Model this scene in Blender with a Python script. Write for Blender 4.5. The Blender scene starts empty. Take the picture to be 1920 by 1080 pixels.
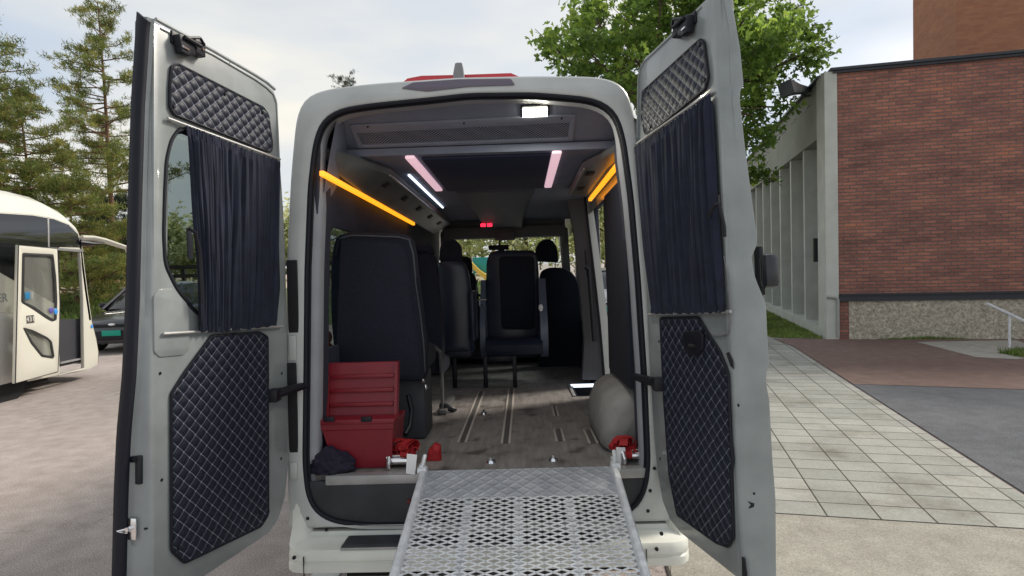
import bpy, bmesh, math, random
from mathutils import Vector, Matrix, noise
random.seed(7)
R = math.radians
scene = bpy.context.scene
col = scene.collection
# ---------------------------------------------------------------- camera
FPX = 1150.0; CAMZ = 1.70
yaw = math.atan(20/FPX); pit = -math.atan(45/FPX); ROLL = 0.03
F0 = Vector((-math.sin(yaw)*math.cos(pit), math.cos(yaw)*math.cos(pit), math.sin(pit)))
R0 = Vector((math.cos(yaw), math.sin(yaw), 0)); U0 = R0.cross(F0)
CR = R0*math.cos(ROLL) - U0*math.sin(ROLL); CU = U0*math.cos(ROLL) + R0*math.sin(ROLL)
CAM = Vector((0, 0, CAMZ))
cam = bpy.data.objects.new('camera', bpy.data.cameras.new('camera')); col.objects.link(cam)
m = Matrix((CR, CU, -F0)).transposed().to_4x4(); m.translation = CAM
cam.matrix_world = m
cam.data.sensor_width = 36; cam.data.lens = 36*FPX/1920
cam.data.clip_start = 0.05; cam.data.clip_end = 2000
scene.camera = cam
# ---------------------------------------------------------------- world, sun, exposure
SUN_EL, SUN_AZ = R(40), R(62)       # azimuth measured from +Y towards +X
w = bpy.data.worlds.new('World'); scene.world = w; w.use_nodes = True
nt = w.node_tree; nt.nodes.clear()
def wn(t, **k):
    n = nt.nodes.new(t)
    for a, b in k.items(): setattr(n, a, b)
    return n
sky = wn('ShaderNodeTexSky'); sky.sky_type = 'NISHITA'; sky.sun_disc = False
sky.sun_elevation = SUN_EL; sky.sun_rotation = SUN_AZ
sky.air_density = 1.0; sky.dust_density = 1.5
tc = wn('ShaderNodeTexCoord'); mp = wn('ShaderNodeMapping'); mp.inputs['Scale'].default_value = (1.0, 1.0, 3.2)
mp.inputs['Location'].default_value = (0.3, 0.1, 0.0)
n1 = wn('ShaderNodeTexNoise'); n1.inputs['Scale'].default_value = 1.5; n1.inputs['Detail'].default_value = 3; n1.inputs['Roughness'].default_value = .52
n2 = wn('ShaderNodeTexNoise'); n2.inputs['Scale'].default_value = 2.2; n2.inputs['Detail'].default_value = 4
cr = wn('ShaderNodeValToRGB'); cr.color_ramp.elements[0].position = .30; cr.color_ramp.elements[1].position = .62; cr.color_ramp.elements[0].color = (.35, .35, .35, 1)
cr2 = wn('ShaderNodeValToRGB'); cr2.color_ramp.elements[0].position = .3; cr2.color_ramp.elements[1].position = .72
cr2.color_ramp.elements[0].color = (3.8, 4.5, 5.5, 1); cr2.color_ramp.elements[1].color = (7.2, 6.8, 5.9, 1)
mix = wn('ShaderNodeMixRGB'); bg = wn('ShaderNodeBackground'); out = wn('ShaderNodeOutputWorld')
sc_ = wn('ShaderNodeMixRGB'); sc_.blend_type = 'MULTIPLY'; sc_.inputs['Fac'].default_value = 1; sc_.inputs['Color2'].default_value = (1.55, 1.35, 1.18, 1)
L = nt.links.new
L(tc.outputs['Generated'], mp.inputs['Vector']); L(mp.outputs['Vector'], n1.inputs['Vector']); L(mp.outputs['Vector'], n2.inputs['Vector'])
L(n1.outputs['Fac'], cr.inputs['Fac']); L(n2.outputs['Fac'], cr2.inputs['Fac'])
L(sky.outputs['Color'], sc_.inputs['Color1']); L(sc_.outputs['Color'], mix.inputs['Color1']); L(cr2.outputs['Color'], mix.inputs['Color2'])
L(cr.outputs['Color'], mix.inputs['Fac']); L(mix.outputs['Color'], bg.inputs['Color']); bg.inputs['Strength'].default_value = 0.086
L(bg.outputs['Background'], out.inputs['Surface'])
sl = bpy.data.lights.new('sun', 'SUN'); sl.energy = 2.1; sl.angle = R(14); sl.color = (1, .93, .82)
so = bpy.data.objects.new('sun', sl); col.objects.link(so)
sd = Vector((math.sin(SUN_AZ)*math.cos(SUN_EL), math.cos(SUN_AZ)*math.cos(SUN_EL), math.sin(SUN_EL)))
so.rotation_euler = sd.to_track_quat('Z', 'Y').to_euler()
vs = scene.view_settings; vs.view_transform = 'Standard'; vs.look = 'None'; vs.gamma = 1; vs.exposure = 0.78; vs.use_curve_mapping = False

# ---------------------------------------------------------------- pixel -> ray helpers (source pixels 1920x1080)
def ray(px, py): return F0*FPX + CR*(px-960) + CU*(540-py)
def hit(o, d, p, n): return o + d*(((p-o).dot(n))/d.dot(n))
def G(px, py, z=0.0): return hit(CAM, ray(px, py), Vector((0, 0, z)), Vector((0, 0, 1)))
def at(px, py, Y): return hit(CAM, ray(px, py), Vector((0, Y, 0)), Vector((0, 1, 0)))
VM = Matrix.Translation((-0.2, 2.9, 0)) @ Matrix.Rotation(R(-1.9), 4, 'X'); VMI = VM.inverted()
VO = VMI @ CAM
def vray(px, py): return VMI.to_3x3() @ ray(px, py)
def VY(px, py, y): return hit(VO, vray(px, py), Vector((0, y, 0)), Vector((0, 1, 0)))
def VX(px, py, x): return hit(VO, vray(px, py), Vector((x, 0, 0)), Vector((1, 0, 0)))
ZF = 0.69
def VF(px, py, z=ZF): return hit(VO, vray(px, py), Vector((0, 0, z)), Vector((0, 0, 1)))
LEAN = R(2.7)
AX = Vector((0, math.sin(LEAN), math.cos(LEAN)))          # up along the leaning rear
NR = Vector((0, -math.cos(LEAN), math.sin(LEAN)))         # out of the rear, towards the viewer
def VL(px, py, off=0.0): return hit(VO, vray(px, py), Vector((0, 0, ZF)) - NR*off, NR)

# ---------------------------------------------------------------- materials
MATS = {}
def mat(name, colr, rough=.6, metal=0.0, var=0.0, vscale=8.0, bump=0.0, bscale=60.0, emis=None, estr=0.0, coat=0.0, alpha=1.0, trans=0.0, spec=.5, detail=6, obj=True, col2=None):
    if name in MATS: return MATS[name]
    m = bpy.data.materials.new(name); m.use_nodes = True; t = m.node_tree
    b = t.nodes['Principled BSDF']
    b.inputs['Base Color'].default_value = (*colr, 1); b.inputs['Roughness'].default_value = rough
    b.inputs['Metallic'].default_value = metal; b.inputs['Coat Weight'].default_value = coat
    b.inputs['Alpha'].default_value = alpha; b.inputs['Transmission Weight'].default_value = trans
    b.inputs['Specular IOR Level'].default_value = spec
    if emis: b.inputs['Emission Color'].default_value = (*emis, 1); b.inputs['Emission Strength'].default_value = estr
    tcn = t.nodes.new('ShaderNodeTexCoord')
    if var > 0 or col2:
        n = t.nodes.new('ShaderNodeTexNoise'); n.inputs['Scale'].default_value = vscale; n.inputs['Detail'].default_value = detail
        t.links.new(tcn.outputs['Object'], n.inputs['Vector'])
        rr = t.nodes.new('ShaderNodeValToRGB'); e = rr.color_ramp.elements
        e[0].position = .3; e[1].position = .7
        c2 = col2 or colr
        e[0].color = (*[c*(1-var) for c in colr], 1); e[1].color = (*[min(1, c*(1+var)) for c in c2], 1)
        t.links.new(n.outputs['Fac'], rr.inputs['Fac']); t.links.new(rr.outputs['Color'], b.inputs['Base Color'])
    if bump > 0:
        n = t.nodes.new('ShaderNodeTexNoise'); n.inputs['Scale'].default_value = bscale; n.inputs['Detail'].default_value = 4
        t.links.new(tcn.outputs['Object'], n.inputs['Vector'])
        bp = t.nodes.new('ShaderNodeBump'); bp.inputs['Strength'].default_value = bump; bp.inputs['Distance'].default_value = .01
        t.links.new(n.outputs['Fac'], bp.inputs['Height']); t.links.new(bp.outputs['Normal'], b.inputs['Normal'])
    MATS[name] = m; return m

white = mat('van_paint', (.47, .487, .475), .34, var=.10, vscale=5, coat=.4)
doorin = mat('door_inner_shaded_white', (.245, .268, .272), .36, var=.13, vscale=7, bump=.06, bscale=14, coat=.35)  # the van's white paint, greyed so the colour carries the doors' shade
bumperm = mat('bumper_plastic', (.72, .73, .67), .4, var=.08, vscale=5)
rubber = mat('black_rubber', (.010, .011, .018), .6, spec=.3)
seal = mat('door_seal', (.009, .010, .018), .6, spec=.3)
blackp = mat('black_plastic', (.009, .010, .016), .45, spec=.35)
lining = mat('headliner', (.19, .21, .28), .8, var=.08, vscale=6, bump=.1, bscale=120)
liningd = mat('headliner_dark', (.035, .04, .075), .85, var=.1)
trimg = mat('grey_trim', (.20, .20, .205), .6, var=.08)
rackm = mat('luggage_rack_metal', (.16, .18, .19), .35, metal=.3, var=.2, vscale=5)
fabric = mat('seat_fabric', (.013, .016, .030), .95, var=.3, vscale=120, bump=.3, bscale=300)
leather = mat('seat_leather', (.025, .031, .055), .28, var=.15, vscale=9, bump=.1, bscale=90)
alu = mat('aluminium', (.42, .42, .42), .42, metal=.4, var=.12, vscale=14, bump=.05)
galv = mat('galvanised_steel', (.72, .74, .77), .5, metal=.3, var=.18, vscale=22, bump=.1, bscale=50)
chrome = mat('chrome', (.8, .8, .82), .18, metal=1)
redp = mat('red_plastic', (.22, .010, .022), .42, var=.1, vscale=6, bump=.06, bscale=80)
redf = mat('red_strap', (.36, .010, .014), .7, var=.15, vscale=40)
tagw = mat('white_tag', (.9, .9, .9), .5)
boxg = mat('wheel_box_grey', (.27, .26, .25), .75, var=.14, vscale=9, bump=.15, bscale=150)
darkgap = mat('dark_underbody', (.012, .012, .014), .9)
riserm = mat('sill_riser', (.045, .048, .055), .7, var=.2, vscale=7)
glass = mat('tinted_glass', (.55, .62, .60), .03, trans=1.0, spec=.5)
glassd = mat('dark_glass', (.012, .014, .018), .06, spec=.6)
def clear_glass(name, tint, amount, rough=.04):
    m = bpy.data.materials.new(name); m.use_nodes = True; t = m.node_tree; t.nodes.clear()
    tr = t.nodes.new('ShaderNodeBsdfTransparent'); gl = t.nodes.new('ShaderNodeBsdfGlossy'); mx = t.nodes.new('ShaderNodeMixShader'); o = t.nodes.new('ShaderNodeOutputMaterial')
    tr.inputs['Color'].default_value = (*tint, 1); gl.inputs['Roughness'].default_value = rough; gl.inputs['Color'].default_value = (.9, .95, 1, 1)
    lw = t.nodes.new('ShaderNodeLayerWeight'); lw.inputs['Blend'].default_value = .5; fr = t.nodes.new('ShaderNodeMath'); fr.operation = 'POWER'; fr.inputs[1].default_value = 5; t.links.new(lw.outputs['Facing'], fr.inputs[0])
    mm = t.nodes.new('ShaderNodeMath'); mm.operation = 'MAXIMUM'; mm.inputs[1].default_value = amount
    t.links.new(fr.outputs[0], mm.inputs[0]); t.links.new(mm.outputs[0], mx.inputs[0])
    t.links.new(tr.outputs[0], mx.inputs[1]); t.links.new(gl.outputs[0], mx.inputs[2]); t.links.new(mx.outputs[0], o.inputs['Surface'])
    return m
gl_clear = clear_glass('windscreen_glass', (.86, .9, .88), .04)
gl_tint = clear_glass('privacy_glass', (.52, .57, .58), .06)
gl_dark = clear_glass('curtained_glass', (.2, .22, .25), .05)
led_w = mat('led_white', (1, 1, 1), .5, emis=(1, .97, .78), estr=9)
led_c = mat('led_cool', (1, 1, 1), .5, emis=(.75, .85, 1), estr=1.2)
led_p = mat('led_pink', (1, .8, .8), .5, emis=(.66, .42, .50), estr=.55)
led_o = mat('led_orange', (1, .5, .1), .5, emis=(1, .33, .012), estr=.95)
led_r = mat('led_red', (1, .1, .1), .5, emis=(1, .02, .06), estr=1.2)

# ---------------------------------------------------------------- mesh helpers
def finish(o, m, parent=None, smooth=True, ang=35):
    me = o.data
    if m is not None and len(me.materials) == 0: me.materials.append(m)
    if smooth:
        for p in me.polygons: p.use_smooth = True
        me.set_sharp_from_angle(angle=R(ang))
    if parent is not None: o.parent = parent
    return o
def meshobj(name, verts, faces, m, parent=None, smooth=True, ang=35, recalc=True):
    me = bpy.data.meshes.new(name); me.from_pydata([tuple(v) for v in verts], [], faces)
    if recalc:
        bm = bmesh.new(); bm.from_mesh(me); bmesh.ops.recalc_face_normals(bm, faces=bm.faces); bm.to_mesh(me); bm.free()
    me.update(); o = bpy.data.objects.new(name, me); col.objects.link(o)
    return finish(o, m, parent, smooth, ang)
def frame_from(z):
    z = z.normalized(); x = z.orthogonal().normalized(); return x, z.cross(x), z
class MB:
    def __init__(s): s.v = []; s.f = []; s.mi = []; s.cur = 0
    def add(s, vs, fs):
        b = len(s.v); s.v += [Vector(v) for v in vs]
        for f in fs: s.f.append([b+i for i in f]); s.mi.append(s.cur)
        return s
    def box(s, c, d, rz=0, rx=0, ry=0, bev=0.0, M=None):
        mt = Matrix.Translation(c) @ Matrix.Rotation(rz, 4, 'Z') @ Matrix.Rotation(rx, 4, 'X') @ Matrix.Rotation(ry, 4, 'Y')
        if M: mt = M @ mt
        bm = bmesh.new(); bmesh.ops.create_cube(bm, size=1); bmesh.ops.scale(bm, vec=d, verts=bm.verts)
        if bev: bmesh.ops.bevel(bm, geom=bm.edges[:], offset=bev, segments=2, profile=.5, affect='EDGES')
        bm.verts.index_update()
        s.add([mt @ v.co for v in bm.verts], [[v.index for v in f.verts] for f in bm.faces]); bm.free(); return s
    def boxp(s, a, b, bev=0.0):
        a = Vector(a); b = Vector(b)
        return s.box((a+b)/2, [max(abs(x), 1e-4) for x in (b-a)], bev=bev)
    def tube(s, pts, r, n=8, closed=False, flat=1.0):
        pts = [Vector(p) for p in pts]; rings = []; N = len(pts)
        up = None
        for i, p in enumerate(pts):
            a = pts[(i-1) % N] if (closed or i > 0) else p; b = pts[(i+1) % N] if (closed or i < N-1) else p
            t = (b-a).normalized()
            if up is None: x = t.orthogonal().normalized()
            else: x = (up - t*up.dot(t)).normalized()
            up = x; y = t.cross(x); rr = r[i] if isinstance(r, (list, tuple)) else r
            rings.append([p + x*math.cos(2*math.pi*k/n)*rr + y*math.sin(2*math.pi*k/n)*rr*flat for k in range(n)])
        s.rings(rings, closed); return s
    def rings(s, rings, closed=False, cap=True):
        n = len(rings[0]); vs = [v for r_ in rings for v in r_]; fs = []; N = len(rings)
        for i in range(N if closed else N-1):
            j = (i+1) % N
            for k in range(n): fs.append([i*n+k, i*n+(k+1) % n, j*n+(k+1) % n, j*n+k])
        if not closed and cap: fs.append(list(range(n))[::-1]); fs.append([(N-1)*n+k for k in range(n)])
        s.add(vs, fs); return s
    def cyl(s, p0, p1, r0, r1=None, n=16): return s.tube([p0, p1], [r0, r1 if r1 is not None else r0], n)
    def ell(s, c, r_, n=12, M=None):
        c = Vector(c); rings = []
        for i in range(1, n):
            th = math.pi*i/n; rings.append([c + Vector((r_[0]*math.sin(th)*math.cos(2*math.pi*k/(2*n)), r_[1]*math.sin(th)*math.sin(2*math.pi*k/(2*n)), r_[2]*math.cos(th))) for k in range(2*n)])
        if M: rings = [[M @ v for v in q] for q in rings]
        return s.rings(rings)
    def prism(s, poly, d):
        d = Vector(d); n = len(poly); p = [Vector(q) for q in poly]
        s.add(p+[q+d for q in p], [list(range(n)), [n+i for i in range(n)][::-1]] + [[i, (i+1) % n, n+(i+1) % n, n+i] for i in range(n)]); return s
    def build(s, name, m, parent=None, smooth=True, ang=35):
        ms = m if isinstance(m, list) else [m]
        o = meshobj(name, s.v, s.f, ms[0], parent, smooth, ang)
        if len(ms) > 1:
            for q in ms[1:]: o.data.materials.append(q)
            for p, i in zip(o.data.polygons, s.mi): p.material_index = i
        return o
def plate_geo(outline, holes, depth, bevel=.004, seg=1):
    """filled 2D outline with holes, extruded to c in [-depth,0]; returns verts (a,b,c), faces"""
    cu = bpy.data.curves.new('t', 'CURVE'); cu.dimensions = '2D'; cu.fill_mode = 'BOTH'
    bevel = min(bevel, depth/2*.95); cu.extrude = max(depth/2 - bevel, 0); cu.bevel_depth = bevel; cu.bevel_resolution = seg; cu.offset = -bevel
    for lp in [outline]+list(holes):
        sp = cu.splines.new('POLY'); sp.points.add(len(lp)-1); sp.use_cyclic_u = True
        for i, (a, b) in enumerate(lp): sp.points[i].co = (a, b, 0, 1)
    o = bpy.data.objects.new('t', cu); col.objects.link(o)
    dg = bpy.context.evaluated_depsgraph_get(); dg.update()
    me = bpy.data.meshes.new_from_object(o.evaluated_get(dg))
    bm = bmesh.new(); bm.from_mesh(me); bmesh.ops.remove_doubles(bm, verts=bm.verts, dist=1e-5)
    bm.verts.index_update()
    vs = [(v.co.x, v.co.y, v.co.z - depth/2) for v in bm.verts]; fs = [[v.index for v in f.verts] for f in bm.faces]
    bm.free(); bpy.data.objects.remove(o); bpy.data.curves.remove(cu); bpy.data.meshes.remove(me)
    return vs, fs
def plate(name, outline, holes, P, m, depth, bevel=.004, parent=None, mb=None):
    vs, fs = plate_geo(outline, holes, depth, bevel)
    vs = [P(*v) for v in vs]
    if mb is not None: mb.add(vs, fs); return mb
    return meshobj(name, vs, fs, m, parent, ang=30)
def round_poly(pts, r, n=4):
    out_ = []; N = len(pts)
    for i in range(N):
        p = Vector(pts[i]).to_2d(); a = Vector(pts[i-1]).to_2d(); b = Vector(pts[(i+1) % N]).to_2d()
        da = (a-p); db = (b-p); rr = min(r, da.length*.45, db.length*.45)
        p0 = p+da.normalized()*rr; p1 = p+db.normalized()*rr
        for k in range(n+1):
            t = k/n; out_.append(tuple(p0*(1-t)**2 + p*2*t*(1-t) + p1*t*t))
    return out_
def rrect(x0, z0, x1, z1, r, n=4): return round_poly([(x0, z0), (x1, z0), (x1, z1), (x0, z1)], r, n)
def tag(o, label, cat, group=None):
    o['label'] = label; o['category'] = cat
    if group: o['group'] = group
    return o
def empty(name, loc, label, cat, group=None, M=None):
    o = bpy.data.objects.new(name, None); col.objects.link(o); o.empty_display_size = .2
    if M is not None: o.matrix_world = M
    else: o.location = loc
    return tag(o, label, cat, group)
def struct(o): o['kind'] = 'structure'; return o
def textmesh(name, s, size, M, m, parent, depth=.002):
    cu = bpy.data.curves.new('t', 'FONT'); cu.body = s; cu.size = size; cu.extrude = depth/2; cu.align_x = 'CENTER'; cu.align_y = 'CENTER'
    o = bpy.data.objects.new('t', cu); col.objects.link(o); dg = bpy.context.evaluated_depsgraph_get(); dg.update()
    me = bpy.data.meshes.new_from_object(o.evaluated_get(dg)); bpy.data.objects.remove(o); bpy.data.curves.remove(cu)
    me.transform(M); me.materials.clear(); me.materials.append(m); me.name = name
    o = bpy.data.objects.new(name, me); col.objects.link(o); o.parent = parent; return o

# =============================================================== GROUND
TH = R(12.7); SD = Vector((math.sin(TH), math.cos(TH), 0)); SN = Vector((math.cos(TH), -math.sin(TH), 0))
def nodes(name):
    m = bpy.data.materials.new(name); m.use_nodes = True; t = m.node_tree; b = t.nodes['Principled BSDF']
    b.inputs['Roughness'].default_value = .9; b.inputs['Specular IOR Level'].default_value = .3
    def N(ty, **k):
        n = t.nodes.new(ty)
        for a, v in k.items(): setattr(n, a, v)
        return n
    return m, t, b, N, t.links.new
def ramp(N, pos, cols):
    r_ = N('ShaderNodeValToRGB'); e = r_.color_ramp.elements
    while len(e) < len(pos): e.new(.5)
    for i, (p, c) in enumerate(zip(pos, cols)): e[i].position = p; e[i].color = (*c, 1)
    return r_
def asphalt(name, c1, c2, crack=True, grain=.35, cs=1.1):
    m, t, b, N, K = nodes(name)
    tcn = N('ShaderNodeTexCoord')
    big = N('ShaderNodeTexNoise'); big.inputs['Scale'].default_value = .45; big.inputs['Detail'].default_value = 5
    r1 = ramp(N, [.3, .7], [c1, c2]); K(tcn.outputs['Object'], big.inputs['Vector']); K(big.outputs['Fac'], r1.inputs['Fac'])
    fine = N('ShaderNodeTexNoise'); fine.inputs['Scale'].default_value = 120; fine.inputs['Detail'].default_value = 3; fine.inputs['Roughness'].default_value = .7
    K(tcn.outputs['Object'], fine.inputs['Vector'])
    r2 = ramp(N, [.3, .5, .72], [(1-grain,)*3, (1, 1, 1), (1+grain*.9,)*3]); K(fine.outputs['Fac'], r2.inputs['Fac'])
    mx = N('ShaderNodeMixRGB', blend_type='MULTIPLY'); mx.inputs['Fac'].default_value = 1
    K(r1.outputs['Color'], mx.inputs['Color1']); K(r2.outputs['Color'], mx.inputs['Color2']); last = mx
    mid = N('ShaderNodeTexNoise'); mid.inputs['Scale'].default_value = 6; mid.inputs['Detail'].default_value = 6; K(tcn.outputs['Object'], mid.inputs['Vector'])
    r4 = ramp(N, [.32, .68], [(.86, .85, .84), (1.1, 1.1, 1.1)]); K(mid.outputs['Fac'], r4.inputs['Fac'])
    m4 = N('ShaderNodeMixRGB', blend_type='MULTIPLY'); m4.inputs['Fac'].default_value = 1; K(last.outputs['Color'], m4.inputs['Color1']); K(r4.outputs['Color'], m4.inputs['Color2']); last = m4
    if crack:
        wob = N('ShaderNodeTexNoise'); wob.inputs['Scale'].default_value = 1.7; wob.inputs['Detail'].default_value = 6; wob.inputs['Roughness'].default_value = .6; K(tcn.outputs['Object'], wob.inputs['Vector'])
        ad = N('ShaderNodeMixRGB', blend_type='ADD'); ad.inputs['Fac'].default_value = .9; K(tcn.outputs['Object'], ad.inputs['Color1']); K(wob.outputs['Color'], ad.inputs['Color2'])
        v = N('ShaderNodeTexVoronoi', feature='DISTANCE_TO_EDGE'); v.inputs['Scale'].default_value = cs*.5; K(ad.outputs['Color'], v.inputs['Vector'])
        r3 = ramp(N, [0, .006, .014], [(.45, .43, .42), (.8, .78, .78), (1, 1, 1)]); K(v.outputs['Distance'], r3.inputs['Fac'])
        brk = ramp(N, [.44, .56], [(0, 0, 0), (1, 1, 1)]); K(big.outputs['Fac'], brk.inputs['Fac'])
        m3 = N('ShaderNodeMixRGB', blend_type='MULTIPLY'); K(brk.outputs['Color'], m3.inputs['Fac']); K(last.outputs['Color'], m3.inputs['Color1']); K(r3.outputs['Color'], m3.inputs['Color2']); last = m3
    K(last.outputs['Color'], b.inputs['Base Color'])
    bp = N('ShaderNodeBump'); bp.inputs['Strength'].default_value = .5; bp.inputs['Distance'].default_value = .006; K(fine.outputs['Fac'], bp.inputs['Height']); K(bp.outputs['Normal'], b.inputs['Normal'])
    return m
asph = asphalt('old_pinkish_asphalt', (.34, .29, .265), (.45, .40, .375), cs=1.5, grain=.65)
asphd = asphalt('dark_asphalt', (.065, .072, .085), (.15, .155, .165), crack=False, grain=.5)
asphr = asphalt('red_brown_asphalt', (.15, .098, .085), (.20, .14, .12), crack=False, grain=.25)
conc = asphalt('pale_concrete', (.31, .295, .255), (.40, .385, .34), crack=False, grain=.38)
def slab_mat():
    m, t, b, N, K = nodes('paving_slabs'); tcn = N('ShaderNodeTexCoord')
    br = N('ShaderNodeTexBrick'); br.offset = 0.0; br.squash = 1.0
    br.inputs['Scale'].default_value = 1; br.inputs['Brick Width'].default_value = .315; br.inputs['Row Height'].default_value = .236; br.inputs['Mortar Size'].default_value = .0065
    br.inputs['Mortar Smooth'].default_value = .3; br.inputs['Bias'].default_value = 0
    br.inputs['Color1'].default_value = (.29, .295, .27, 1); br.inputs['Color2'].default_value = (.37, .37, .335, 1); br.inputs['Mortar'].default_value = (.07, .065, .055, 1)
    K(tcn.outputs['UV'], br.inputs['Vector'])
    n = N('ShaderNodeTexNoise'); n.inputs['Scale'].default_value = 1.6; n.inputs['Detail'].default_value = 8; n.inputs['Roughness'].default_value = .65; K(tcn.outputs['Object'], n.inputs['Vector'])
    r_ = ramp(N, [.30, .48, .7], [(.60, .56, .50), (.95, .95, .94), (1.12, 1.12, 1.12)]); K(n.outputs['Fac'], r_.inputs['Fac'])
    n2 = N('ShaderNodeTexNoise'); n2.inputs['Scale'].default_value = 70; n2.inputs['Detail'].default_value = 4; K(tcn.outputs['Object'], n2.inputs['Vector'])
    r2 = ramp(N, [.3, .7], [(.86,)*3, (1.1,)*3]); K(n2.outputs['Fac'], r2.inputs['Fac'])
    a = N('ShaderNodeMixRGB', blend_type='MULTIPLY'); a.inputs['Fac'].default_value = 1; c = N('ShaderNodeMixRGB', blend_type='MULTIPLY'); c.inputs['Fac'].default_value = 1
    K(br.outputs['Color'], a.inputs['Color1']); K(r_.outputs['Color'], a.inputs['Color2']); K(a.outputs['Color'], c.inputs['Color1']); K(r2.outputs['Color'], c.inputs['Color2']); K(c.outputs['Color'], b.inputs['Base Color'])
    bp = N('ShaderNodeBump'); bp.inputs['Distance'].default_value = .004; bp.inputs['Strength'].default_value = .6; bp.invert = True; K(br.outputs['Fac'], bp.inputs['Height']); K(bp.outputs['Normal'], b.inputs['Normal'])
    return m
slabm = slab_mat()
grassm = mat('grass_blades', (.06, .11, .02), .8, var=.4, vscale=5)
soil = mat('soil', (.10, .10, .04), .95, var=.35, vscale=2.5, bump=.4, bscale=20, col2=(.12, .17, .05))
def sheet(name, pts, z, m, uvfun=None, zf=None):
    o = meshobj(name, [(p[0], p[1], z) for p in pts], [list(range(len(pts)))], m, None, smooth=False, recalc=False)
    if o.data.polygons[0].normal.z < 0: o.data.flip_normals()
    if uvfun:
        uv = o.data.uv_layers.new(name='UVMap')
        for l in o.data.loops: uv.data[l.index].uv = uvfun(o.data.vertices[l.vertex_index].co)
    return struct(o)
def LS(a, p): return SD*a + SN*p          # street coordinates: along, across
sheet('ground', [(-400, -60), (400, -60), (400, 700), (-400, 700)], 0.0, asph)
sheet('pavement', [LS(4.27, .05), LS(4.27, 2.385), LS(60, 2.1), LS(60, .05)], .008, slabm, lambda c: (c.dot(SN)-.07, c.dot(SD)-.02))
sheet('concrete_apron', [LS(-6, .02), LS(-6, 14), LS(4.0, 14), LS(4.32, 2.4), LS(4.27, .02)], .004, conc)
sheet('concrete_strip', [LS(4.27, -.5), LS(4.27, .05), LS(60, .05), LS(60, -.5)], .004, conc)
sheet('asphalt_patch', [LS(4.2, 2.42), LS(4.0, 14), LS(7.6, 14), LS(8.7, 2.39)], .012, asphd)
sheet('road_marking', [G(606, 1062), G(648, 1062), G(590, 1150), G(500, 1150)], .006, mat('road_paint', (.6, .6, .58), .8, var=.15))
sheet('red_forecourt', [LS(8.7, 2.39), LS(7.6, 14), LS(13.5, 14), LS(13.28, 3.35), LS(13.4, 2.2), LS(12.2, 2.37)], .016, asphr)
sheet('concrete_slab', [G(1718, 643), G(1905, 640), G(1990, 668), G(1905, 676), G(1830, 672)], .02, conc)

# =============================================================== VAN
van = empty('passenger_van', (0, 0, 0), 'white high roof minibus seen from behind with both rear doors open and a ramp lowered', 'van', M=VM)
def ml(p): return (p.x, ((p - Vector((0, 0, ZF))).dot(AX)))                 # lean plane -> 2D (x, t)
def PL(off=0.0): return lambda a, b, c: Vector((a, 0, ZF)) + AX*b + NR*(c - off)
O_OUT = [(541,992),(538,850),(536,600),(538,470),(545,330),(554,230),(561,198),(578,178),(615,166),(700,156),(860,145),(1000,142),(1110,143),(1150,149),(1172,163),(1185,195),(1192,240),(1203,330),(1216,480),(1229,640),(1243,800),(1256,940),(1258,978)]
O_IN = [(572,500),(570,700),(568,870),(574,930),(590,962),(622,980),(680,988),(900,986),(1130,976),(1175,966),(1198,950),(1214,915),(1219,870),(1212,700),(1200,520),(1187,370),(1173,265),(1160,218),(1140,194),(1100,182),(1000,174),(880,175),(800,184),(700,194),(640,203),(612,216),(597,237),(587,272),(578,350)]
oo = [ml(VL(*p)) for p in O_OUT]; oi = [ml(VL(*p)) for p in O_IN]
def refine(loop, step=.03):
    out_ = []; n = len(loop)
    for i in range(n):
        a = Vector(loop[i]); b = Vector(loop[(i+1) % n]); k = max(1, int((b-a).length/step))
        for j in range(k): out_.append(tuple(a.lerp(b, j/k)))
    return out_
def smooth_loop(loop, it=3):
    l = [Vector(p) for p in loop]
    for _ in range(it): l = [(l[i-1]+l[i]*2+l[(i+1) % len(l)])/4 for i in range(len(l))]
    return l
oi = smooth_loop(refine(oi), 3)
# strip of the outline without the bottom edge, smoothed
def smooth_open(loop, it=2):
    l = [Vector(p) for p in loop]
    for _ in range(it): l = [l[0]]+[(l[i-1]+l[i]*2+l[i+1])/4 for i in range(1, len(l)-1)]+[l[-1]]
    return l
def refine_open(loop, step=.03):
    out_ = []
    for i in range(len(loop)-1):
        a = Vector(loop[i]); b = Vector(loop[i+1]); k = max(1, int((b-a).length/step))
        for j in range(k): out_.append(a.lerp(b, j/k))
    return out_+[Vector(loop[-1])]
oo = smooth_open(refine_open(oo), 3)
def inset_v(loop, d, top=.15):
    a = inset(loop, d); b = inset(loop, d*top)
    res = []
    for p, q, o_ in zip(a, b, loop):
        k = max(min(1, max(0, (o_.y-1.35)/.40)), .5 if o_.x > .4 else 0); res.append(p.lerp(q, k))
    return res
def inset(loop, d):
    n = len(loop); res = []
    area = sum(loop[i].x*loop[(i+1) % n].y - loop[(i+1) % n].x*loop[i].y for i in range(n)); sg = 1 if area > 0 else -1
    for i in range(n):
        t = (loop[(i+1) % n]-loop[i-1]).normalized(); res.append(loop[i] + Vector((-t.y, t.x))*sg*d)
    return res
# rear frame
mb = MB(); vsx, fsx = plate_geo([tuple(p) for p in oo], [[tuple(p) for p in oi]], .03, .012)
mb.add([PL()(*v) for v in vsx], fsx)
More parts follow.
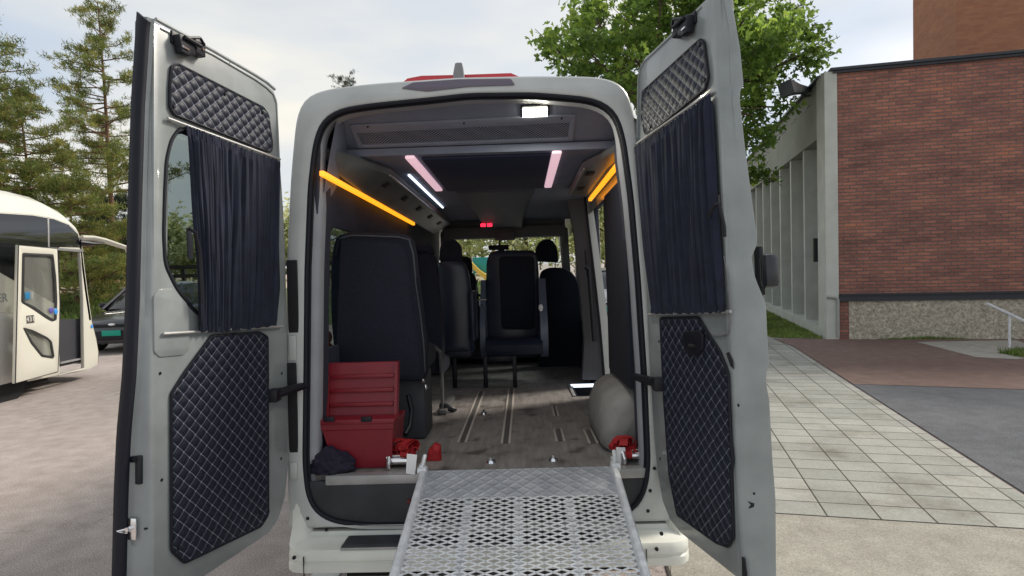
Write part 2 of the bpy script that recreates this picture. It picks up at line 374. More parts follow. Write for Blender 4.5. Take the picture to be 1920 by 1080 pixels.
# rounded outer corner going forward (roof and sides) as a short hood, then the long shell
ext = [p for p in oo]
def ring(loop, d, off): # offset outwards d, forward off
    n = len(loop); r_ = []
    for i, p in enumerate(loop):
        t = (loop[min(i+1, n-1)]-loop[max(i-1, 0)]).normalized(); nn = Vector((-t.y, t.x))
        r_.append(PL(off)(p.x+nn.x*d, p.y+nn.y*d, 0))
    return r_
rs = [ring(ext, -.012, .0), ring(ext, .0, .006), ring(ext, .006, .03), ring(ext, .012, .10), ring(ext, .018, .25)]
vv = [v for r_ in rs for v in r_]; n_ = len(ext); ff = []
for i in range(len(rs)-1):
    for k in range(n_-1): ff.append([i*n_+k, i*n_+k+1, (i+1)*n_+k+1, (i+1)*n_+k])
mb.add(vv, ff)
body = mb.build('body', white, van, ang=50)
# roof shell: upper part of the outline, carried forward
top = [p for p in ring(ext, .018, .25) if p.z > 2.15]
rings_ = []
for y, dz, sx in ((0, 0, 1), (1.2, .03, 1.0), (3.2, .03, .99), (4.3, -.03, .95), (4.9, -.22, .88)):
    rings_.append([Vector((p.x*sx, p.y+y, p.z+dz)) for p in top])
vv = [v for r_ in rings_ for v in r_]; n_ = len(top)
inn = [v+Vector((0, 0, -.05)) for v in vv]
ff = [[i*n_+k, i*n_+k+1, (i+1)*n_+k+1, (i+1)*n_+k] for i in range(len(rings_)-1) for k in range(n_-1)]
meshobj('roof', vv, ff, white, van, ang=60)
# jamb
j0 = oi; steps = [(0, .028), (.004, .05), (.034, .062), (.05, .075), (.052, .13)]
rr_ = [[PL(f)(p.x, p.y, 0) for p in inset_v(oi, d)] for d, f in steps]
mb = MB(); n_ = len(oi)
mb.add([v for r_ in rr_ for v in r_], [[i*n_+k, i*n_+(k+1) % n_, (i+1)*n_+(k+1) % n_, (i+1)*n_+k] for i in range(len(rr_)-1) for k in range(n_)])
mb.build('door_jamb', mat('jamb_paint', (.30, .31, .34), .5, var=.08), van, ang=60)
mb = MB(); mb.tube([PL(.012)(p.x, p.y, 0) for p in inset(oi, .004)], .0125, 8, closed=True)
mb.tube([PL(.03)(p.x, p.y, 0) for p in inset(oi, .014)], .009, 6, closed=True)
mb.build('weather_seal', rubber, van)
# little bolts and marks in the frame
mb = MB()
for (x, y) in [(612,993),(577,972),(1215,958),(1227,878),(1219,920),(1178,967)]:
    p = VL(x, y); mb.cyl(p+NR*.001, p+NR*.006, .009, .007, 10)
mb.build('frame_plug', blackp, van)
# dark glazed strip in the header above the opening (third brake light cover)
bl = [ml(VL(*p)) for p in [(752,166),(775,155),(860,149),(958,148),(966,160),(880,163),(800,172)]]
plate('brake_light', round_poly(bl, .01), [], lambda a, b, c: PL()(a, b, c+.0045), mat('brake_light_cover', (.13, .11, .15), .3), .003, .001, van)
# door hinges on the left and right pillars
mb = MB()
for (x, y0, y1, w_) in [(549, 488, 625, 22), (549, 680, 850, 20)]:
    a = VL(x-w_/2, y0, -.004); b = VL(x+w_/2, y1, -.004); mb.boxp(a+Vector((0, -.004, 0)), b+Vector((0, .004, 0)), .004)
mb.build('pillar_recess', darkgap, van)
mb = MB(); a = VL(541, 630, -.012); b = VL(555, 676, -.012); mb.boxp(a, b+Vector((0, .012, 0)), .003); mb.build('hinge', white, van)
mb = MB(); a = VL(543, 868, -.012); b = VL(557, 900, -.012); mb.boxp(a, b+Vector((0, .012, 0)), .003); mb.build('hinge', white, van)
for (y0, y1) in ((868, 900), (560, 600)):
    mb = MB(); a = VL(1226+(y0-700)*.06, y0, -.02); b = VL(1238+(y0-700)*.06, y1, -.02); mb.boxp(a, b+Vector((0, .018, 0)), .003); mb.build('hinge', white, van)
# sill and riser
mb = MB(); a = VY(586, 897, .03); b = VY(1208, 902, .03)
xl_, xr_ = -.79, .79
mb.boxp((xl_, .012, ZF-.042), (xr_, .075, ZF+.004), .006)
mb.build('sill_strip', alu, van)
mb = MB(); lo_ = [p for p in inset(oi, .012) if p.y < -.02]; k_ = max(range(len(lo_)), key=lambda i: (lo_[i]-lo_[i-1]).length); lo_ = lo_[k_:]+lo_[:k_]
plate('sill_riser', [tuple(p) for p in lo_], [], PL(.020), riserm, .01, .002, van)
ln_ = [p for p in inset(oi, .03) if p.y > -.10]
rr2_ = [[PL(f)(p.x, p.y, 0) for p in inset_v(oi, .050, .1)] for f in (.125, .22)]; n_ = len(oi)
meshobj('opening_lining', [v for r_ in rr2_ for v in r_], [[k, (k+1) % n_, n_+(k+1) % n_, n_+k] for k in range(n_) if .02 < oi[k].y < 1.62], mat('opening_lining', (.028, .032, .05), .8), van, ang=60)
# lower valance between opening and bumper
zs = VY(640, 1002, 0).z; zbm = VY(640, 1064, -.165).z
mb = MB(); secs = []
def bumper_sec(x, k):
    z0 = .475
    pts = [(.03, zs+.02), (-.004, zs+.018), (-.010, zs+.008), (-.02, zs), (-.10, zs-.006), (-.15, zs-.012), (-.166, zs-.03), (-.170, zs-.055), (-.163, zs-.060), (-.163, zs-.066), (-.175, zs-.072), (-.178, zs-.105), (-.168, zbm+.015), (-.14, zbm), (.03, zbm)]
    return [Vector((x, y if y > -.01 else y*k, z)) for y, z in pts]
for x, k in ((-.945, .1), (-.94, .45), (-.925, .72), (-.895, .9), (-.84, .98), (-.5, 1.0), (0, 1.02), (.5, 1.0), (.84, .98), (.895, .9), (.925, .72), (.94, .45), (.945, .1)): secs.append(bumper_sec(x, k))
mb.rings(secs); mb.build('bumper', bumperm, van, ang=40)
# corner fairing of the bumper climbing the body side
for s in (-1, 1):
    mb = MB(); mb.rings([[Vector((s*x, y, z)) for x, y in ((.855+dx, .0), (.90+dx, -.03*k), (.945, -.02*k), (.955, .10), (.95, .5), (.86, .5))] for z, k, dx in ((zs-.02, 3.4, 0), (zs+.02, 2.0, .0), (zs+.06, .9, .01), (zs+.13, .3, .02), (zs+.2, 0, .03))])
    mb.build('bumper_corner', bumperm, van, ang=60)
for s, px in ((-1, 569), (1, 1212)):
    mb = MB(); p = VY(px, 1035, -.17); mb.boxp((p.x-.001, -.1775, zs-.15), (p.x+.001, -.165, zs-.03)); mb.build('bumper_seam', darkgap, van)
mb = MB()
for (x, y) in [(552, 1045), (1231, 1029), (1240, 1000)]:
    p = VY(x, y, -.172); mb.cyl(p, p+Vector((0, -.008, 0)), .009, .008, 12)
mb.build('parking_sensor', blackp, van)
mb = MB(); p = VY(640, 1025, -.14)
mb.boxp((p.x, -.148, zs-.008), (.52, -.028, zs+.004), .003)
for k in range(8): mb.boxp((p.x+.01, -.14+k*.014, zs+.004), (.51, -.134+k*.014, zs+.008))
mb.build('step_tread', riserm, van)
mb = MB(); mb.boxp((p.x, -.156, zs-.012), (.52, -.149, zs-.002), .001); mb.build('step_edge', alu, van)
mb = MB(); a = VY(531, 985, .04); mb.box((-.953, .10, .62), (.03, .12, .30), bev=.012); mb.build('tail_light', mat('red_lens', (.35, .01, .012), .2), van)
mb = MB(); mb.box((.953, .10, .62), (.03, .12, .30), bev=.012); mb.build('tail_light', MATS['red_lens'], van)
# underbody and wheels
mb = MB(); mb.boxp((-.86, .08, .30), (.86, 5.1, .60)); mb.boxp((-.7, .02, .20), (.7, .4, .33)); mb.build('underbody', darkgap, van)
for x in (-.78, .78):
    for y in (1.05, 4.75):
        zc = .34 + y*math.tan(R(1.9))
        mb = MB(); mb.rings([[Vector((x+dx, y+r_*math.cos(2*math.pi*k/32), zc+r_*math.sin(2*math.pi*k/32))) for k in range(32)] for dx, r_ in ((-.11, .22), (-.11, .32), (-.08, .345), (.08, .345), (.11, .32), (.11, .22))])
        wh = mb.build('wheel', rubber, van, ang=40)
        mb = MB(); mb.rings([[Vector((x+dx, y+r_*math.cos(2*math.pi*k/24), zc+r_*math.sin(2*math.pi*k/24))) for k in range(24)] for dx, r_ in ((-.112, .21), (-.08, .17), (.08, .17), (.112, .21))]); mb.build('rim', alu, wh)
# roof equipment
mb = MB(); yl = .30
pl = [VY(x, y, yl) for x, y in [(748,160),(764,147),(790,142),(870,140),(958,137),(972,143),(985,150)]]
mb.prism([v+Vector((0, 0, 0)) for v in pl], (0, .45, .0)); mb.build('roof_beacon_bar', mat('beacon_red', (.55, .02, .03), .3, coat=.4), van)
p = VY(861, 150, .20); mb = MB(); q = VY(861, 118, .2)
mb.rings([[Vector((p.x+sx*w1, .2+sy*.04+dy, z)) for sx, sy in ((-1, -1), (1, -1), (1, 1), (-1, 1))] for z, w1, dy in ((p.z-.05, .028, 0), (p.z+.02, .026, .0), (q.z-.006, .018, .03), (q.z, .012, .035))])
mb.build('antenna', trimg, van)

# ---------------- side walls (plates in the y-z plane, leaning inwards above the belt)
def wallx(z): return .80 - max(0, (z-1.2))*.018
def wall(side, thick, outer=False):
    def P(a, b, c):
        x = wallx(b) - c if True else 0
        return Vector((side*x, a, b))
    return P
winL = [rrect(.35, 1.28, 1.25, 1.95, .10), rrect(1.45, 1.28, 2.55, 1.95, .10), rrect(2.75, 1.28, 3.55, 1.95, .10), rrect(3.75, 1.28, 4.6, 1.95, .12)]
outl = [(.12, .45), (5.0, .45), (5.0, 1.25), (4.75, 1.9), (4.55, 2.42), (.12, 2.50)]
def double_wall(side, holes, outl, nm='side_panel'):
    def Pin(a, b, c): return Vector((side*(wallx(b)-c-.0), a, b))
    o = plate(nm, outl, holes, Pin, None, .03 if side < 0 else .035, .01, None)
    me = o.data; me.materials.append(mat('side_lining', (.035, .04, .065), .75, var=.2)); me.materials.append(white)
    for p_ in me.polygons: p_.material_index = 1 if (p_.normal.x*side > .5 and abs(p_.center.x) > wallx(p_.center.z)+.02) else 0
    o.parent = van; return o
_wx0 = wallx; wallx = lambda z: .89-max(0, z-1.2)*.075
double_wall(-1, winL, outl)
for h in winL:
    plate('side_window', [(a, b) for a, b in h], [], lambda a, b, c: Vector((-(wallx(b)+.015-c), a, b)), gl_tint, .004, .001, van)
wallx = _wx0
# right wall: rear section with a curtained window, then the open side doorway, then the cab section
DY0, DY1 = 1.96, 2.50
winR = [rrect(.45, 1.25, 1.80, 2.02, .10)]
outR = [(.12, .45), (DY0, .45), (DY0, 2.24), (DY1, 2.24), (DY1, .45), (5.0, .45), (5.0, 1.25), (4.75, 1.9), (4.55, 2.42), (.12, 2.50)]
_wx = wallx; wallx = lambda z: _wx(z)+.08
double_wall(1, winR+[rrect(3.1, 1.28, 4.45, 1.95, .12)], outR)
plate('side_window', winR[0], [], lambda a, b, c: Vector(((wallx(b)+.03-c), a, b)), gl_dark, .004, .001, van)
plate('side_window', rrect(3.1, 1.28, 4.45, 1.95, .12), [], lambda a, b, c: Vector(((wallx(b)+.03-c), a, b)), gl_tint, .004, .001, van)
wallx = _wx
mb = MB(); mb.boxp((.735, .20, 1.045), (.775, .97, 2.15), .01); mb.build('side_curtain', mat('curtain_cloth', (.010, .012, .024), .9, var=.3, vscale=14), van)
# dark trim door panel hanging below the curtain
# front jamb of the side doorway: a pale flange traced from top to sill
fr_ = [VY(x, y, 2.47) for x, y in [(1098, 362), (1106, 430), (1117, 520), (1127, 610), (1136, 716)]]
mb = MB()
mb.rings([[p, p+Vector((.05+.02*i/4, 0, 0)), p+Vector((.05+.02*i/4, .10, 0)), p+Vector((0, .10, 0))] for i, p in enumerate(fr_)]); mb.build('doorway_flange', white, van)
mb = MB(); mb.tube([p+Vector((-.012, -.008, 0)) for p in fr_], .010, 6); mb.build('doorway_seal', rubber, van)
# B pillar trim panel
bp_ = [(1068, 352), (1100, 356), (1108, 430), (1122, 560), (1134, 700), (1100, 712), (1088, 560), (1078, 430)]
def hexsec(y, z): pass
L1 = [VY(x, y, 2.56) for x, y in [(1060, 350), (1076, 430), (1090, 560), (1096, 640), (1092, 712)]]
L2 = [VY(x, y, 2.48) for x, y in [(1097, 356), (1106, 430), (1119, 560), (1128, 640), (1134, 712)]]
mb = MB(); mb.rings([[a, b, b+Vector((0, .12, 0)), a+Vector((0, .14, 0))] for a, b in zip(L1, L2)]); mb.build('pillar_trim', mat('pillar_grey', (.12, .12, .13), .6), van, ang=50)
mb = MB(); c0 = VY(1104, 505, 2.44); mb.tube([VY(1097, 500, 2.44), VY(1104, 505, 2.44), VY(1108, 560, 2.44), VY(1114, 640, 2.44)], .018, 8); mb.tube([VY(1098, 470, 2.45), VY(1103, 520, 2.45)], .012, 8)
mb.build('grab_handle', blackp, van)
# step well with lit sill
mb = MB(); mb.boxp((.62, 1.98, .34), (.90, 2.48, .36)); mb.boxp((.60, 1.97, .36), (.62, 2.49, .685)); mb.boxp((.62, 2.49, .36), (.9, 2.5, .685)); mb.boxp((.62, 1.96, .36), (.9, 1.97, .685)); mb.build('step_well', blackp, van)
mb = MB(); mb.boxp((.60, 2.488, .672), (.86, 2.502, .70), .002); mb.build('step_light', led_c, van)
mb = MB(); mb.boxp((.575, 1.95, ZF+.001), (.60, 2.50, ZF+.010), .002); mb.build('step_edge', alu, van)

# ---------------- floor with rails
def floor_mat():
    m, t, b, N, K = nodes('laminate_floor'); tcn = N('ShaderNodeTexCoord'); mp = N('ShaderNodeMapping'); mp.inputs['Scale'].default_value = (18, 2.2, 1); K(tcn.outputs['Object'], mp.inputs['Vector'])
    n = N('ShaderNodeTexNoise'); n.inputs['Scale'].default_value = 1.6; n.inputs['Detail'].default_value = 8; n.inputs['Roughness'].default_value = .7; K(mp.outputs['Vector'], n.inputs['Vector'])
    r_ = ramp(N, [.28, .5, .74], [(.15, .138, .133), (.225, .21, .20), (.31, .29, .275)]); K(n.outputs['Fac'], r_.inputs['Fac'])
    n2 = N('ShaderNodeTexNoise'); n2.inputs['Scale'].default_value = 7; n2.inputs['Detail'].default_value = 7; K(tcn.outputs['Object'], n2.inputs['Vector']); r2 = ramp(N, [.30, .42, .6], [(.45, .42, .42), (.92, .92, .92), (1.05, 1.05, 1.05)]); K(n2.outputs['Fac'], r2.inputs['Fac'])
    a = N('ShaderNodeMixRGB', blend_type='MULTIPLY'); a.inputs['Fac'].default_value = 1; K(r_.outputs['Color'], a.inputs['Color1']); K(r2.outputs['Color'], a.inputs['Color2']); K(a.outputs['Color'], b.inputs['Base Color'])
    b.inputs['Roughness'].default_value = .5; b.inputs['Specular IOR Level'].default_value = .4; return m
floorm = floor_mat()
mb = MB(); mb.boxp((-.89, .06, ZF-.03), (.60, 4.6, ZF)); mb.boxp((.6, .06, ZF-.03), (.80, 1.96, ZF)); mb.boxp((.6, 2.5, ZF-.03), (.80, 4.6, ZF)); mb.build('floor', floorm, van)
def rail(px0, py0, y1, y0=None, w_=.028, frag=False):
    p = VF(px0, py0); x = p.x; y0 = p.y if y0 is None else y0
    mb = MB()
    for s in (-1, 1): mb.boxp((x+s*w_-.007, y0, ZF+.0005), (x+s*w_+.007, y1, ZF+.006), .001)
    mb.build('floor_rail', mat('rail_worn', (.40, .37, .34), .5), van)
    mb = MB(); mb.boxp((x-w_+.006, y0, ZF+.0003), (x+w_-.006, y1, ZF+.002)); mb.build('rail_slot', mat('slot_grey', (.10, .095, .09), .5), van)
p_end = VF(900, 745).y
rail(866, 830, VF(905, 735).y, w_=.022); rail(948, 832, VF(962, 730).y, w_=.022)
rail(1051, 828, VF(1047, 805).y, w_=.022); rail(1113, 832, VF(1105, 806).y, w_=.022); rail(1043, 780, VF(1038, 762).y, w_=.014)
rail(790, 808, VF(806, 786).y, w_=.006)
for (x, y) in [(907, 776), (921, 867), (1038, 863), (1109, 768)]:
    p = VF(x, y); mb = MB(); mb.cyl(p, p+Vector((0, 0, .012)), .026, .022, 20); mb.cyl(p+Vector((0, 0, .012)), p+Vector((0, 0, .028)), .012, .010, 6); mb.build('floor_anchor', chrome, van)
# wheel box (carpeted, rounded)
p = VF(1128, 822); xa = p.x
mb = MB(); secs = []
bx0 = VY(1116, 770, .55).x
for y, zt, ins in ((.30, .30, .07), (.32, .345, .03), (.38, .37, .005), (.60, .385, 0), (.95, .385, .0), (1.02, .36, .01), (1.06, .28, .06)):
    zt *= .86; x0 = bx0+ins; prof = [(x0+.03, 0), (x0+.004, .03), (x0, .10), (x0+.012, zt-.14), (x0+.045, zt-.055), (x0+.12, zt-.006), (.80, zt), (.80, 0)]
    secs.append([Vector((a, y, ZF+.001+b)) for a, b in prof])
mb.rings(secs); mb.build('wheel_box', boxg, van, ang=70)
mb = MB(); secs = []
for y, zt in ((.72, .30), (.80, .36), (1.3, .36), (1.4, .28)): secs.append([Vector((-a, y, ZF+.001+b)) for a, b in [(.60, 0), (.60, zt-.06), (.66, zt), (.80, zt), (.80, 0)]])
mb.rings(secs); mb.build('wheel_box', boxg, van, ang=70)

# ---------------- ceiling
pa_ = VY(1000, 172, .16); A_ = Vector((0, .16, pa_.z)); B_ = Vector((0, .56, VY(900, 279, .56).z))
SNN = Vector((0, -(A_.z-B_.z), -(B_.y-A_.y))).normalized()     # faces down and back
SD_ = (B_-A_).normalized()
def VS(px, py, off=0): return hit(VO, vray(px, py), A_+SNN*off, SNN)
def sl2(p): return (p.x, (p-A_).dot(SD_))
def PS(off): return lambda a, b, c: Vector((a, 0, 0)) + A_ + SD_*b + SNN*(c+off)
Ls = (B_-A_).length
mb = MB(); mb.add([PS(0)(x, t, 0) for x, t in ((-.70, .0), (.70, .0), (.78, Ls), (-.78, Ls))]+[PS(0)(x, t, -.03) for x, t in ((-.70, .0), (.70, .0), (.78, Ls), (-.78, Ls))], [[0, 1, 2, 3], [7, 6, 5, 4], [0, 4, 5, 1], [1, 5, 6, 2], [2, 6, 7, 3], [3, 7, 4, 0]])
for s in (-1, 1):
    c_ = [PS(0)(s*.699, 0, 0), PS(0)(s*.779, Ls, 0), Vector((s*.83, .40, 2.10)), Vector((s*.80, .16, 2.10)), Vector((s*.765, .16, 2.28))]
    mb.add(c_, [[0, 1, 2, 3, 4]] if s > 0 else [[4, 3, 2, 1, 0]])
hd = mb.build('rear_headliner', lining, van)
q = [sl2(VS(*p)) for p in [(656, 232), (1080, 212), (1074, 262), (672, 276)]]; q0 = [sl2(VS(*p)) for p in [(668, 247), (1068, 227), (1064, 256), (680, 270)]]
plate('grille_frame', round_poly(q, .012), [round_poly(q0[::-1], .006)], PS(.0125), mat('grille_plastic', (.24, .26, .33), .6, var=.06), .012, .003, hd)
# pierced grille: hexagonal net
mb = MB(); x0 = max(q0[0][0], q0[3][0])-.02; x1 = min(q0[1][0], q0[2][0])+.02; t0 = min(a[1] for a in q0); t1 = max(a[1] for a in q0)
cw, chh = .0185, .0185; nr = int((t1-t0)/chh*2)
for j in range(nr+1):
    pts = []
    x = x0; k = 0
    while x <= x1+.001:
        s = 1 if (k+j) % 2 else -1
        pts.append((x, t0 + j*chh*.5*1.0 + s*chh*.17)); x += cw/2; k += 1
    vs_ = []; fs_ = []
    for i, (a, b) in enumerate(pts):
        vs_ += [PS(.004)(a, b-.0022, 0), PS(.004)(a, b+.0022, 0)]
        if i: fs_.append([2*i-2, 2*i, 2*i+1, 2*i-1])
    mb.add(vs_, fs_)
mb.build('grille_mesh', mat('grille_net', (.30, .32, .40), .6), hd, smooth=False)
mb = MB(); mb.add([PS(.0015)(a, b, 0) for a, b in q0], [[0, 1, 2, 3]]); mb.build('grille_backing', mat('grille_dark', (.008, .009, .018), .9), hd)
mb = MB()
for (x, y) in [(690, 234), (870, 227), (1053, 218)]:
    p = VS(x, y, .0); mb.cyl(p+SNN*.001, p+SNN*.018, .006, .005, 8)
mb.build('grille_screw', blackp, hd)
mb = MB()
for (x0_, x1_, y_) in [(690, 706, 208), (828, 846, 195), (905, 926, 191), (802, 808, 194), (943, 949, 188)]:
    a = VS(x0_, y_, .0); b = VS(x1_, y_, .0); c = (a+b)/2; mb.box(c+SNN*.002, ((b-a).length, .012, .004), rx=-math.atan2(A_.z-B_.z, B_.y-A_.y))
mb.build('clip_slot', darkgap, hd)
# bright ceiling lamp
ql = [sl2(VS(*p)) for p in [(980, 199), (1026, 197), (1026, 213), (980, 215)]]
fx = plate('lamp_housing', round_poly([(a+(.012 if i in (1, 2) else -.012), b+(.012 if i > 1 else -.012)) for i, (a, b) in enumerate(ql)], .006), [], PS(.010), blackp, .008, .002, van)
lt = plate('ceiling_lamp', round_poly(ql, .004), [], PS(.018), led_w, .006, .001, van)
la = bpy.data.lights.new('ceiling_lamp_light', 'AREA'); la.shape = 'RECTANGLE'; la.size = .12; la.size_y = .05; la.energy = 2.8; la.color = (1, .96, .8)
lo = bpy.data.objects.new('ceiling_lamp_light', la); col.objects.link(lo); lo.parent = van
pc = PS(.024)((ql[0][0]+ql[1][0])/2, (ql[0][1]+ql[2][1])/2, 0); lo.location = pc; lo.rotation_euler = (-SNN).to_track_quat('Z', 'Y').to_euler()
# ceiling sheet
ZC = 2.35
mb = MB(); mb.boxp((-.80, .50, ZC), (.80, 4.25, ZC+.04)); cl = mb.build('headliner', lining, van)
mb = MB(); mb.boxp((-.36, .56, ZC-.016), (.385, 1.78, ZC-.001), .006); mb.build('ceiling_hatch', mat('hatch_navy', (.022, .03, .075), .7, var=.06), van)
for x in (-.416, .415):
    mb = MB(); mb.boxp((x-.028, .50, ZC-.022), (x+.028, 1.72, ZC-.001), .009); mb.build('light_strip', led_p, van)
mb = MB(); mb.boxp((-.535, 1.08, ZC-.014), (-.520+.0, 2.8, ZC-.001), .003); mb.build('light_strip', led_c, van)
# front ceiling console
mb = MB(); mb.rings([[Vector((-.36*k, y, ZC-.001)), Vector((-.30*k, y, ZC-dz)), Vector((.30*k, y, ZC-dz)), Vector((.36*k, y, ZC-.001))] for y, k, dz in ((1.9, .9, .02), (3.0, .75, .05), (3.7, .7, .09), (4.1, .7, .10))])
mb.build('ceiling_console', mat('console_plastic', (.10, .11, .14), .6), van)
p = VY(912, 422, 3.6); mb = MB()
for dx in (-.035, .035): mb.box(p+Vector((dx, 0, 0)), (.055, .02, .035), bev=.006)
mb.build('warning_light', led_r, van)
# windscreen header, mirror, pillars, dash
zh = VY(940, 440, 4.3).z
mb = MB(); mb.boxp((-.72, 4.2, VY(940, 447, 4.3).z), (.72, 4.34, VY(940, 425, 4.3).z), .02); mb.boxp((-.11, 4.14, VY(940, 452, 4.3).z), (.13, 4.24, zh+.02), .015); mb.build('windscreen_header', trimg, van)
mb = MB(); mb.add([Vector((-.72, 4.25, ZC+.03)), Vector((.72, 4.25, ZC+.03)), Vector((.72, 4.34, zh)), Vector((-.72, 4.34, zh))], [[0, 1, 2, 3]]); mb.build('header_trim', trimg, van)
mb = MB(); p = VY(935, 464, 4.3); mb.box(p, (.24, .03, .06), bev=.012); mb.cyl(p+Vector((0, .02, 0)), p+Vector((.02, .04, .10)), .012, n=8); mb.box(p+Vector((.03, .03, -.05)), (.08, .03, .05), bev=.01); mb.build('rearview_mirror', blackp, van)
mb = MB()
for s in (-1, 1):
    mb.tube([Vector((s*.70, 4.28, zh+.04)), Vector((s*.76, 4.75, 1.55)), Vector((s*.80, 4.95, 1.25)), Vector((s*.82, 5.0, .7))], [.05, .055, .06, .07], 8)
mb.build('front_pillar', trimg, van)
mb = MB(); mb.rings([[Vector((x, y, z)) for y, z in ((4.15, .75), (4.12, 1.22), (4.2, 1.36), (4.45, 1.42), (4.9, 1.33), (4.95, .75))] for x in (-.78, .78)])
mb.build('dashboard', mat('dash_plastic', (.03, .033, .045), .5), van, ang=30)
mb = MB(); mb.boxp((-.2, 4.0, 1.05), (.15, 4.18, 1.40), .03); mb.build('centre_console', blackp, van)
mb = MB(); c = Vector((-.42, 4.02, 1.36)); mb.tube([c+Vector((.19*math.cos(k*math.pi/12), .08*math.sin(k*math.pi/12), .17*math.sin(k*math.pi/12))) for k in range(24)], .014, 8, closed=True); mb.cyl(c, c+Vector((0, .15, -.08)), .03, n=10); mb.build('steering_wheel', blackp, van)
mb = MB(); mb.add([Vector((-.70, 4.32, zh)), Vector((.70, 4.32, zh)), Vector((.78, 4.92, 1.34)), Vector((-.78, 4.92, 1.34))], [[0, 1, 2, 3]]); mb.build('windscreen', gl_clear, van)
mb = MB(); mb.rings([[Vector((x, y, z)) for x, z in ((-.88, .35), (-.86, 1.0), (-.72, 1.30-dz), (.72, 1.30-dz), (.86, 1.0), (.88, .35))] for y, dz in ((4.96, 0), (5.5, .18), (5.62, .4))]); mb.build('bonnet', white, van, ang=30)
# luggage racks and orange strips along both sides
for s in (-1, 1):
    y0, y1 = (.16, 3.9) if s < 0 else (.16, 1.94)
    zz = 2.20 if s < 0 else 2.28
    mb = MB(); prof = [(.765, zz-.01), (.735, zz+.01), (.60, ZC-.055), (.585, ZC-.02), (.60, ZC), (.80, ZC), (.81, zz-.01)]
    mb.rings([[Vector((s*(.83+(a-.83)*k), y, (ZC-.02)+(b-ZC+.02)*(.35+.65*k))) for a, b in prof] for y, k in ((y0, .08), (.45, .55), (.8, 1), (y1, 1))]); rk = mb.build('luggage_rack', rackm, van, ang=30)
    mb = MB(); mb.boxp((s*.590, .8, ZC-.060), (s*.602, y1-.02, ZC-.048), .002); mb.build('rack_rail', alu, rk)
    mb = MB()
    for k in range(5 if s < 0 else 2):
        y = .95 + k*.62; a = Vector((s*.735, y, zz+.01)); b = Vector((s*.6, y, ZC-.055)); c = a.lerp(b, .62); mb.box(c+Vector((-s*.004, 0, -.004)), (.05, .12, .008), ry=s*math.atan2((b-a).z, abs((b-a).x)), bev=.002)
    mb.build('rack_clip', blackp, rk)
    mb = MB(); mb.boxp((s*(.760 if s < 0 else .742), .05 if s < 0 else .18, zz-.036), (s*(.784 if s < 0 else .768), (2.6 if s < 0 else y1-.01), zz-.010), .004); mb.build('light_strip', led_o, van)

# =============================================================== REAR DOORS
def quilt_mat():
    m, t, b, N, K = nodes('quilted_leatherette'); b.inputs['Roughness'].default_value = .5; b.inputs['Specular IOR Level'].default_value = .28
    uv = N('ShaderNodeUVMap'); uv.uv_map = 'UVMap'; sp = N('ShaderNodeSeparateXYZ'); K(uv.outputs['UV'], sp.inputs[0])
    def M_(op, a, b_=None):
        n = N('ShaderNodeMath', operation=op)
        for i, v in enumerate((a, b_)):
            if v is None: continue
            if isinstance(v, (int, float)): n.inputs[i].default_value = v
            else: K(v, n.inputs[i])
        return n.outputs[0]
    def tri(v): return M_('ABSOLUTE', M_('SUBTRACT', M_('FRACT', v), .5))     # .5 on the line
    a = tri(sp.outputs['X']); c = tri(sp.outputs['Y'])
    la_ = M_('GREATER_THAN', a, .474); lc_ = M_('GREATER_THAN', c, .474); dot_ = M_('MULTIPLY', M_('GREATER_THAN', a, .45), M_('GREATER_THAN', c, .45))
    dash_a = M_('GREATER_THAN', M_('FRACT', M_('MULTIPLY', sp.outputs['Y'], 5.0)), .28); dash_c = M_('GREATER_THAN', M_('FRACT', M_('MULTIPLY', sp.outputs['X'], 5.0)), .28)
    st = M_('MAXIMUM', M_('MULTIPLY', M_('MAXIMUM', la_, lc_), .55), dot_)
    mx = N('ShaderNodeMixRGB'); K(st, mx.inputs['Fac']); mx.inputs['Color1'].default_value = (.012, .015, .028, 1); mx.inputs['Color2'].default_value = (.34, .36, .44, 1)
    K(mx.outputs['Color'], b.inputs['Base Color']); return m
quiltm = quilt_mat()
curt = mat('curtain_cloth2', (.010, .0135, .031), .9, var=.3, vscale=14)
def point_in(poly, x, y):
    c = False; n = len(poly); j = n-1
    for i in range(n):
        xi, yi = poly[i]; xj, yj = poly[j]
        if (yi > y) != (yj > y) and x < (xj-xi)*(y-yi)/(yj-yi)+xi: c = not c
        j = i
    return c
